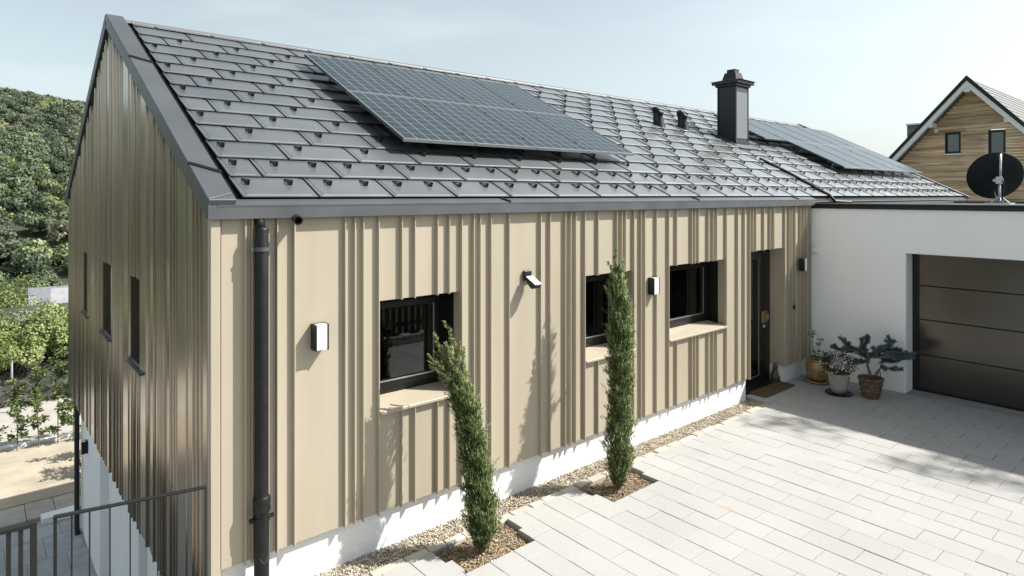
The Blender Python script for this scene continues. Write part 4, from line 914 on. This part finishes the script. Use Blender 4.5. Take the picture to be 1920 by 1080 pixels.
mb = MB(); mb.box(-.06, .05, -.05, .05, .36, .50); mb.box(-.03, .10, -.02, .10, .40, .46); mb.build('bracket', M['silver'], ds, bevel=.006)
mb = MB(); mb.tube([(-.04, -.05, .46), (-.10, -.08, .40), (-.06, -.08, .30), (-.03, -.06, .2), (-.05, -.05, .06), (.02, -.04, .0)], .014, 8); mb.build('cable', M['black'], ds, smooth=True)
mb = MB()
for q in (0.3, 2.4, 4.5): mb.tube([(0, 0, .14), (.16 * math.cos(q), .16 * math.sin(q), .0)], .010, 6)
mb.box(-.2, .2, -.2, .2, -.03, .0); mb.build('stand', M['silver'], ds)
mb = MB(); tip = Vector((.06, .06, .50)) + face * .42; mb.tube([Vector((.06, .06, .08)), tip - Vector((0, 0, .05)), tip], .012, 6); mb.build('feed_arm', M['silver'], ds)

# ================================================================== NEIGHBOUR HOUSE
nb = tag(empty('neighbour_house', (40, 4.9, 0)), 'gabled timber-clad house with white bargeboards at the right', 'house')
NX = 40.; AY = 4.88; AZ = 9.30; SL = 1.115; HWD = 3.85
def nz(y, off=0): return AZ + off - SL * abs(y - AY)
# boards
mb = MB(); z = -3.6; wins = [(5.36, 6.10, 5.44, 6.62), (3.38, 4.12, 5.05, 6.60)]
hb = .16
Wall_hw = 4.6
while z < AZ - .35:
    z1 = z + hb - .008; hw = min(Wall_hw, (AZ - .28 - z1) / SL)
    if hw < .05: break
    spans = [(AY - hw, AY + hw)]
    for (a, b, c, d_) in wins:
        if z1 > c and z < d_:
            ns = []
            for s0, s1 in spans:
                if s1 <= a or s0 >= b: ns.append((s0, s1))
                else:
                    if s0 < a: ns.append((s0, a))
                    if s1 > b: ns.append((b, s1))
            spans = ns
    for s0, s1 in spans:
        # split boards at random joints
        q = s0
        while q < s1 - .01:
            e = min(s1, q + random.uniform(1.8, 4.2))
            if s1 - e < .5: e = s1
            t0 = random.uniform(0, .008); mb.box(NX - .03 - t0, NX, q + .002, e - .002, z, z1); q = e
    z += hb
mb = rel(mb, (40, 4.9, 0)); mb.build('wall', M['wood'], nb)
mb = MB(); mb.box(NX + .02, NX + 9.8, AY - Wall_hw + .02, AY + Wall_hw - .02, -3.6, AZ - SL * Wall_hw - .25)
mb.prism([(NX + .02, AY - Wall_hw + .02, AZ - SL * Wall_hw - .25), (NX + .02, AY + Wall_hw - .02, AZ - SL * Wall_hw - .25), (NX + .02, AY, AZ - .35)], (9.8, 0, 0)) if False else None
mb.box(NX + .002, NX + .019, AY - Wall_hw + .05, AY + Wall_hw - .05, -3.6, 4.2)
mb = rel(mb, (40, 4.9, 0)); mb.build('core', M['stucco'], nb)
mb = MB(); OH = .9; ln = 12.
for sgn in (1, -1):
    ye = AY + sgn * 5.6; ze = nz(ye)
    mb.prism([(NX - OH, AY, AZ), (NX - OH, ye, ze), (NX - OH, ye, ze + .16), (NX - OH, AY, AZ + .16)], (ln, 0, 0))
mb = rel(mb, (40, 4.9, 0)); nroof = mb.build('roof', mat('grey_roof_tile', (.10, .10, .10), .6, spec=.6), nb)
# tile rows as thin steps on both slopes
mb = MB()
tl = math.hypot(1, SL); 
for sgn in (1, -1):
    s_ = 0.
    while s_ < 5.5:
        y0_ = AY + sgn * s_; y1_ = AY + sgn * min(s_ + .25, 5.62)
        z0_ = nz(y0_, .165); z1_ = nz(y1_, .165) + .05
        mb.add([(NX - OH - .03, y0_, z0_), (NX - OH + ln, y0_, z0_), (NX - OH + ln, y1_, z1_), (NX - OH - .03, y1_, z1_), (NX - OH - .03, y1_, z1_ - .05), (NX - OH + ln, y1_, z1_ - .05)], [(0, 1, 2, 3) if sgn < 0 else (3, 2, 1, 0), (3, 2, 5, 4) if sgn < 0 else (4, 5, 2, 3)])
        s_ += .25
mb = rel(mb, (40, 4.9, 0)); mb.build('tile_course', mat('roof_tile_light', (.075, .075, .075), .6, c2=(.10, .098, .095), nscale=3, spec=.4), nroof)
mb = MB()   # dark verge tiles
for sgn in (1, -1):
    ye = AY + sgn * 5.62
    mb.prism([(NX - OH - .05, AY, AZ - .02), (NX - OH - .05, ye, nz(ye) - .02), (NX - OH - .05, ye, nz(ye) + .22), (NX - OH - .05, AY, AZ + .25)], (.25, 0, 0))
mb = rel(mb, (40, 4.9, 0)); mb.build('verge_tile', M['dark'], nroof)
mb = MB()
for sgn in (1, -1):
    ye = AY + sgn * 5.55
    mb.prism([(NX - OH - .02, AY, AZ - .36), (NX - OH - .02, ye, nz(ye) - .36), (NX - OH - .02, ye, nz(ye) - .03), (NX - OH - .02, AY, AZ - .03)], (.06, 0, 0))
    mb.prism([(NX - OH + .04, AY, AZ - .08), (NX - OH + .04, ye, nz(ye) - .08), (NX - OH + .04, ye, nz(ye) - .03), (NX - OH + .04, AY, AZ - .03)], (OH - .04, 0, 0))
mb = rel(mb, (40, 4.9, 0)); mb.build('bargeboard', M['white'], nroof)
for y, z in ((AY, 8.72), (AY + 1.75, 6.95), (AY - 1.75, 6.95)):
    mb = MB(); mb.box(NX - OH + .02, NX, y - .14, y + .14, z - .05, z + .2); mb = rel(mb, (40, 4.9, 0)); mb.build('purlin_end', M['white'], nroof)
mb = MB(); mb.box(NX - .12, NX - .03, 6.42, 6.6, 6.65, 6.83); mb = rel(mb, (40, 4.9, 0)); mb.build('lamp', M['white'], nb)
for (a, b, c, d_) in wins:
    w_ = empty('window'); w_.parent = nb; L_ = (40, 4.9, 0)
    mb = MB(); mb.box(NX - .04, NX + .12, a, a + .05, c, d_); mb.box(NX - .04, NX + .12, b - .05, b, c, d_); mb.box(NX - .04, NX + .12, a + .05, b - .05, c, c + .05); mb.box(NX - .04, NX + .12, a + .05, b - .05, d_ - .05, d_)
    for q in (NX + .05,): mb.box(q, q + .06, a + .05, a + .11, c + .05, d_ - .05); mb.box(q, q + .06, b - .11, b - .05, c + .05, d_ - .05); mb.box(q, q + .06, a + .11, b - .11, c + .05, c + .12); mb.box(q, q + .06, a + .11, b - .11, d_ - .12, d_ - .05)
    rel(mb, L_).build('frame', M['black'], w_)
    mb = MB(); mb.box(NX + .07, NX + .08, a + .1, b - .1, c + .1, d_ - .1); rel(mb, L_).build('pane', mat('blue_grey_glass', (.10, .125, .14), .12, spec=.8), w_)
    mb = MB(); mb.box(NX - .10, NX + .02, a - .03, b + .03, c - .07, c - .01); rel(mb, L_).build('sill', M['silver'], w_)
# grey box house behind
gb = tag(empty('grey_box_house', (50, 12, 0)), 'grey slatted flat-roofed building peeping out behind the timber house', 'house')
mb = MB(); z = -3.6
while z < 7.95: mb.box(50, 58, 8.4, 11.15, z, z + .23); z += .25
rel(mb, (50, 12, 0)).build('wall', mat('grey_slats', (.17, .17, .17), .8, c2=(.22, .22, .21), nscale=3, island=.2), gb)
mb = MB(); mb.box(49.9, 58.1, 8.3, 11.2, 8.16, 8.27); rel(mb, (50, 12, 0)).build('roof', M['silver'], gb)
mb = MB(); mb.box(18, 90, -30, 40, -3.69, -3.6); tag(mb.build('neighbour_lawn', M['grass']), 'green ground around the neighbouring houses', kind='structure')
mb = MB(); mb.box(9.9, 17.6, -22, -7.65, -3.6, -.08); tag(mb.build('side_yard', M['joint']), 'levelled ground beside the garage', kind='structure')

# ================================================================== VEGETATION LEFT
def blob_points(n, c, rx, ry, rz, seed, lumps=26, lr=.38):
    rs = np.random.RandomState(seed)
    U = rs.normal(size=(lumps, 3)); U /= np.linalg.norm(U, axis=1)[:, None]; U[:, 2] = np.abs(U[:, 2]) * 1.0 - .25
    Cc = U * rs.uniform(.35, .85, (lumps, 1)); k = rs.randint(0, lumps, n); v = rs.normal(size=(n, 3)); v /= np.linalg.norm(v, axis=1)[:, None]
    lrad = rs.uniform(.6, 1.2, lumps) * lr
    P = Cc[k] + v * (lrad[k] * rs.uniform(.7, 1, n))[:, None]
    return P * np.array((rx, ry, rz)) + np.array(c), v
def shrub(loc, rx, ry, rz, n, ls, m, label, cat, group, seed, name='shrub', trunk=.5, lumps=26, lr=.38):
    o = tag(empty(name, loc), label, cat, group); P, v = blob_points(n, (0, 0, trunk + rz * .8), rx, ry, rz, seed, lumps, lr)
    P = P[P[:, 2] > .02]; n = len(P); v = v[:n]
    V, F = leaves(P, np.cross(v, rnd_unit(n)) + v * .35 + rnd_unit(n) * .3, np.random.uniform(.7, 1.3, n) * ls, np.random.uniform(.25, .4, n) * ls, nrm=v, jit=.55); npmesh('crown', V, F, m, o)
    mb = MB()
    rs = random.Random(seed)
    mb.tube([(0, 0, -.1), (.05 * rx, 0, trunk + rz * .3), (.0, .05, trunk + rz * .8)], [.05 * rx + .02, .04 * rx + .01, .02], 7)
    for k in range(6):
        q = rs.uniform(0, 6.28); mb.tube([(0, 0, trunk * .6), (.4 * rx * math.cos(q), .4 * ry * math.sin(q), trunk + rz * .5), (.75 * rx * math.cos(q), .75 * ry * math.sin(q), trunk + rz * rs.uniform(.7, 1.2))], [.03 * rx + .01, .02 * rx + .005, .006], 5)
    mb.build('trunk', M['bark_tree'], o)
    return o
L_bright = leafmat('bright_leaf', (.16, .21, .06), (.36, .40, .18), .9, .45, trans=.3)
L_mid = leafmat('mid_leaf', (.08, .11, .035), (.16, .20, .07), .8, .45)
L_pale = leafmat('pale_leaf', (.17, .19, .10), (.26, .28, .17), .9, .4)
# slope under the shrubs, its shade put into a near-black colour
mb = MB(); mb.prism([(-16, 20.6, LZ - .1), (-16, 21.0, LZ + .4), (-16, 22.6, LZ + 1.6), (-16, 23.6, LZ + 1.5), (-16, 27, LZ - .1)], (60, 0, 0)); tag(mb.build('slope', M['slope']), 'steep bank coloured dark for shade behind the garden path', kind='structure')
n = 5200; P = np.stack([np.random.uniform(-5, 4, n), np.random.uniform(20.7, 23.4, n), np.zeros(n)], 1); P[:, 2] = LZ + .1 + (P[:, 1] - 20.7) * .75
D = np.stack([np.random.normal(-.3, .3, n), np.random.normal(-.5, .2, n), np.random.normal(.2, .3, n)], 1); V, F = leaves(P, D, np.random.uniform(.25, .6, n), np.random.uniform(.008, .016, n)); tag(npmesh('bank_grass', V, F, mat('dry_grass', (.10, .10, .08), .9, island=.6)), 'long limp grass hanging down the dark bank', 'grass', kind='stuff')
shr = [(-1.75, 22.3, 1.7, 1.6, 1.55), (-.30, 22.0, 1.2, 1.4, 1.15), (.95, 22.4, 1.3, 1.5, 1.4), (2.7, 22.6, 1.7, 1.5, 1.3), (-4.2, 22.4, 1.9, 1.6, 1.5)]
labs = ['rounded light green shrub second from the left edge above the bank', 'light green shrub above the bank behind the fence post', 'light green shrub above the bank touching the gable edge', 'light green shrub above the bank hidden behind the gable', 'light green shrub above the bank outside the left edge']
for i, s in enumerate(shr): shrub((s[0], s[1], -3.15), s[2], s[3], s[4], 11000, .105, L_bright, labs[i], 'shrub', 'large shrubs above the dark bank', 40 + i, trunk=.15, lumps=24, lr=.34)
tall = [(-2.9, 27.5, 1.7, 1.7, 2.2, L_bright, 'tall bright shrub standing at the left edge behind the bank shrubs', 12000, -3.4), (.2, 30, 1.6, 1.6, 1.2, L_pale, 'pale grey green shrub behind the bank shrubs', 11000, -4.0), (2.2, 29, 1.6, 1.6, 1.1, L_pale, 'pale shrub at the gable edge behind the bank shrubs', 9000, -4.0), (-1.2, 36, 2.0, 2.0, 1.6, L_mid, 'mid green bushy tree in front of the distant roof', 9000, -5.2)]
for i, s in enumerate(tall): shrub((s[0], s[1], s[8]), s[2], s[3], s[4], s[7], .10, s[5], s[6], 'shrub', 'shrubs behind the bank', 60 + i, trunk=.2, lumps=30)
# saplings
L_sap = leafmat('sapling_leaf', (.09, .13, .04), (.17, .21, .075), 3, .4)
def sapling(x, y, h, sp, seed, label, cnt=980):
    rs = random.Random(seed); o = tag(empty('sapling', (x, y, LZ)), label, 'sapling', 'row of young saplings along the kerb')
    mb = MB(); mb.tube([(0, 0, 0), (rs.uniform(-.04, .04), 0, h * .5), (rs.uniform(-.08, .08), 0, h)], [.014, .01, .004], 6); P = []; D = []
    for k in range(14):
        z = h * (.16 + .84 * (k + rs.random()) / 14); q = rs.uniform(0, 6.28); L = sp * rs.uniform(.35, .9) * (1.05 - .45 * z / h); e = (L * math.cos(q), L * math.sin(q), z + .2 * L); mb.tube([(0, 0, z - .05), e], [.005, .002], 4)
        for j in range(cnt // 14): t = rs.uniform(.2, 1); P.append((e[0] * t + rs.gauss(0, .04), e[1] * t + rs.gauss(0, .04), z - .05 + (e[2] - z + .05) * t + rs.gauss(0, .04))); D.append((rs.gauss(0, 1), rs.gauss(0, 1), rs.gauss(0, .6)))
    mb.build('stem', M['bark_tree'], o); P = np.array(P); V, F = leaves(P, np.array(D), np.random.uniform(.06, .11, len(P)), np.random.uniform(.02, .034, len(P))); npmesh('foliage', V, F, L_sap, o)
for i, (x, y, h, sp, lab) in enumerate([(-1.05, 16.25, 2.1, .45, 'leafy sapling cut by the left edge'), (-.45, 16.2, 1.9, .35, 'thin sapling right of the fence post'), (.0, 16.1, 2.3, .38, 'slender tall sapling in the middle of the row'), (.42, 16.1, 2.5, .42, 'dense leafy sapling left of the gable edge'), (.75, 16.0, 2.2, .42, 'leafy sapling touching the gable edge'), (1.5, 15.9, 2.2, .4, 'sapling hidden behind the house corner')]): sapling(x, y, h, sp, 80 + i, lab)
for i, (x, y) in enumerate([(1.0, 13.3), (1.25, 14.3), (1.3, 12.9)]):
    o = sapling(x, y, 1.5, .65, 95 + i, ['low sapling on the sandy soil behind the house corner', 'wide sapling on the sandy soil behind the house corner', 'small sapling on the sandy soil close behind the house'][i], 700)
# fence posts
for i, x in enumerate((-2.9, -.42, 2.1)):
    mb = MB(); mb.tube([(0, 0, 0), (0, 0, 1.62)], .035, 10); mb.tube([(0, 0, 1.62), (0, 0, 1.64)], .045, 10)
    o = mb.build('fence_post', mat('galvanised', (.16, .175, .18), .6, metal=.4) if i == 0 else bpy.data.materials['galvanised'], smooth=True); o.location = (x, 20.0, LZ); tag(o, ['grey steel fence post outside the left edge', 'grey steel fence post rising in front of the dark bank', 'grey steel fence post hidden behind the gable'][i], 'fence post', 'steel fence posts along the path')

# ================================================================== HILL + FOREST
AZC = math.atan2(14, 1.8)   # direction from camera through the left margin
def hill_h(x, y):
    # distance along the view-left direction (mostly +y)
    d = y + .12 * x
    t = np.clip((d - 150) / 330, 0, 1)
    return -26 + t ** .85 * (84 - .045 * x) + 3 * np.sin(x * .021 + 1) + 2.2 * np.sin(x * .05 + y * .03) + np.clip((200 - np.abs(d - 80) * 3), 0, 1) * 0
gx = np.linspace(-420, 420, 60); gyy = np.linspace(120, 560, 50); X, Y = np.meshgrid(gx, gyy); Z = hill_h(X, Y)
V = np.stack([X.ravel(), Y.ravel(), Z.ravel()], 1); ii = np.arange(49)[:, None] * 60 + np.arange(59)[None]; ii = ii.ravel(); F = np.stack([ii, ii + 1, ii + 61, ii + 60], 1)
tag(npmesh('hill', V, F, M['grass'], smooth=True), 'wooded hill slope on the left', kind='structure')
# forest: leafy crowns merged into one mass
rs = np.random.RandomState(5)
VF = []; cents = []
def crown_proto(seed):
    r2 = np.random.RandomState(seed); n = 620
    U = r2.normal(size=(9, 3)); U /= np.linalg.norm(U, axis=1)[:, None]; U[:, 2] = np.abs(U[:, 2]); Cc = U * r2.uniform(.25, .62, (9, 1)); k = r2.randint(0, 9, n)
    v = r2.normal(size=(n, 3)); v /= np.linalg.norm(v, axis=1)[:, None]; v[:, 2] = np.abs(v[:, 2]) * 1.0 - .25
    P = Cc[k] + v * r2.uniform(.36, .46, n)[:, None]; V, F = leaves(P, np.cross(v, r2.normal(size=(n, 3))) + v * .15, r2.uniform(.11, .18, n), r2.uniform(.046, .074, n), nrm=v, jit=.3); return V, F
protos = [crown_proto(s) for s in range(6)]
vs = []; fs = []; ks = []; off = 0
pts = []
for d in np.arange(146, 486, 5.6):
    span = .36 * d + 24
    for x in np.arange(-.12 * d - span * .42, -.12 * d + span * .8, 5.6):
        pts.append((x + rs.uniform(-4, 4), d + rs.uniform(-4, 4)))
for (x, y) in pts:
    z = float(hill_h(np.array(x), np.array(y))); s = rs.uniform(3.9, 6.6); V, F = protos[rs.randint(6)]
    a = rs.rand() * 6.28; Vx = V.copy(); Vx[:, 0] = V[:, 0] * np.cos(a) - V[:, 1] * np.sin(a); Vx[:, 1] = V[:, 0] * np.sin(a) + V[:, 1] * np.cos(a)
    Vx = Vx * np.array((s, s, s * rs.uniform(.8, 1.15))) + np.array((x, y, z + 1.5)); vs.append(Vx); fs.append(F + off); off += len(V); ks.append(np.full(len(F), rs.choice(4, p=[.48, .32, .10, .10])))
FM = [leafmat('forest_dark', (.046, .066, .036), (.072, .096, .052), .15, .35, trans=.1), leafmat('forest_mid', (.07, .096, .048), (.105, .135, .07), .15, .35, trans=.1), leafmat('forest_bright', (.14, .18, .075), (.20, .24, .11), .15, .35, trans=.15), leafmat('forest_olive', (.11, .12, .07), (.16, .16, .10), .15, .35, trans=.1)]
tag(npmesh('forest', np.concatenate(vs), np.concatenate(fs), FM, kidx=np.concatenate(ks)), 'dense mixed forest covering the far hillside', 'forest', kind='stuff')
# distant village roofs in the valley
def far_house(loc, rz, w_, l_, h, rh, wallc, roofc, label):
    o = tag(empty('village_house', loc, rz), label, 'house', 'distant village houses below the hill')
    mb = MB(); mb.prism([(-w_ / 2, -l_ / 2, 0), (w_ / 2, -l_ / 2, 0), (w_ / 2, -l_ / 2, h), (0, -l_ / 2, h + rh), (-w_ / 2, -l_ / 2, h)], (0, l_, 0)); mb.build('wall', mat('far_wall', wallc, .8), o)
    mb = MB()
    for s in (1, -1): mb.prism([(0, -l_ / 2 - .5, h + rh + .15), (s * (w_ / 2 + .6), -l_ / 2 - .5, h - .35), (s * (w_ / 2 + .6), -l_ / 2 - .5, h - .1), (0, -l_ / 2 - .5, h + rh + .4)], (0, l_ + 1, 0))
    mb.build('roof', mat('far_roof', roofc, .6, c2=tuple(c * 1.2 for c in roofc), nscale=2), o)
    for k in (-.25, .2):
        mb = MB(); mb.box(w_ * k - .5, w_ * k + .5, -l_ / 2 - .05, -l_ / 2 + .02, h * .45, h * .45 + 1.4); mb.build('window', M['black'], o)
far_house((11.3, 90, -15.6), R(88), 9, 14, 5.2, 2.0, (.30, .25, .16), (.13, .135, .15), 'cream house with grey roof in the valley beside the gable')
far_house((10.6, 75, -11.9), R(85), 8, 10.5, 3.0, 2.0, (.3, .3, .28), (.22, .22, .235), 'white house with pale roof in the valley at the gable edge')
far_house((-12, 92, -14.5), R(80), 9, 14, 4.5, 2.4, (.55, .5, .42), (.42, .42, .44), 'pale house half hidden by shrubs at the left edge')
# valley trees between
for i, (x, y, s, m_) in enumerate([(-5, 70, 4.5, L_mid), (3.5, 74, 4.2, L_bright), (-10, 110, 7, L_mid), (2, 118, 7, L_mid), (14, 116, 7, L_bright), (-1, 60, 3.4, L_bright), (10, 64, 3.2, L_pale), (22, 104, 7, L_mid), (-16, 80, 5, L_bright), (6, 136, 8, L_mid), (-8, 140, 8, L_bright), (20, 138, 8, L_mid), (-20, 132, 8, L_mid)]):
    zb = -8 - (y - 50) * .17
    lab = ['round green tree low in the valley left of the village', 'bright tree in front of the cream house', 'broad green tree behind the left village house', 'broad tree behind the cream house', 'bright tree behind the white house', 'small bright tree nearest in the valley', 'small pale tree below the white house', 'green tree far right in the valley behind the gable', 'bright tree beyond the left edge of the valley', 'large green tree at the foot of the hill', 'large bright tree at the foot of the hill', 'large green tree at the hill foot behind the gable', 'large green tree at the hill foot beyond the left edge'][i]
    shrub((x, y, zb - 2), s, s, s * .9, 5200, s * .05, m_, lab, 'tree', 'valley trees around the village', 120 + i, name='broadleaf_tree', trunk=s * .3, lumps=22)

# ================================================================== BEHIND THE CAMERA (seen only in reflections and by their shadows)
L_hedge = leafmat('hedge_leaf', (.035, .05, .02), (.07, .09, .035), 1, .4)
for i, (x, y, s) in enumerate([(3, -13.5, 2.6), (8, -14.5, 3.0), (13, -14, 3.1), (-3, -14, 2.8), (-9, -13, 2.6), (19, -16, 3.2)]):
    shrub((x, y, -.1), s, s * .8, s, 6000, .22, L_hedge, 'dark green tree behind the viewpoint, number %d along the road' % (i + 1) if False else ['dark tree behind the viewpoint facing the first window', 'dark tree behind the viewpoint facing the second window', 'dark tree behind the viewpoint facing the entrance', 'dark tree behind the viewpoint to its left', 'dark tree far left behind the viewpoint', 'dark tree beyond the garage side yard'][i], 'tree', 'trees behind the viewpoint', 150 + i, name='broadleaf_tree', trunk=.6)
fe = tag(empty('slat_fence', (0, -6.6, 0)), 'dark upright slat fence behind the viewpoint', 'fence')
mb = MB()
x = .5
while x < 9.6: mb.box(x, x + .09, -.012, .012, .06, 1.25); x += .16
mb.build('slat', mat('fence_wood', (.10, .085, .07), .8), fe)
mb = MB(); mb.box(.4, 9.7, .013, .05, .25, .33); mb.box(.4, 9.7, .013, .05, 1.0, 1.08); mb.build('rail', bpy.data.materials['fence_wood'], fe)
# tree beyond the garage whose outer twigs throw the soft spots on the paving
o = tag(empty('broadleaf_tree', (16.7, -9.1, -.1)), 'tall sparse tree beside the garage outside the right edge', 'tree', 'trees behind the viewpoint')
rs = np.random.RandomState(9); P = []; mb = MB(); mb.tube([(0, 0, 0), (.1, .05, 6), (0, 0, 11.4)], [.16, .11, .04], 8)
for (gx_, gy_, h_, sx_, sy_, n_) in ((7.27, -1.0, 12.0, .16, .26, 130), (6.90, -.72, 12.2, .10, .2, 45), (7.40, -2.98, 12.0, .15, .26, 130), (6.93, -2.5, 12.3, .12, .26, 70), (7.1, -3.3, 12.1, .1, .2, 50)):
    c_ = np.array((gx_ + .767 * h_ - 16.7, gy_ - .575 * h_ + 9.1, h_ + .1)); P.append(c_ + rs.normal(size=(n_, 3)) * np.array((sx_, sy_, .1))); mb.tube([(0, 0, 11.0), tuple(c_)], [.03, .01], 5)
P = np.concatenate(P); V, F = leaves(P, rs.normal(size=P.shape), rs.uniform(.08, .15, len(P)), rs.uniform(.03, .05, len(P))); npmesh('crown', V, F, L_hedge, o); mb.build('trunk', M['bark_tree'], o)
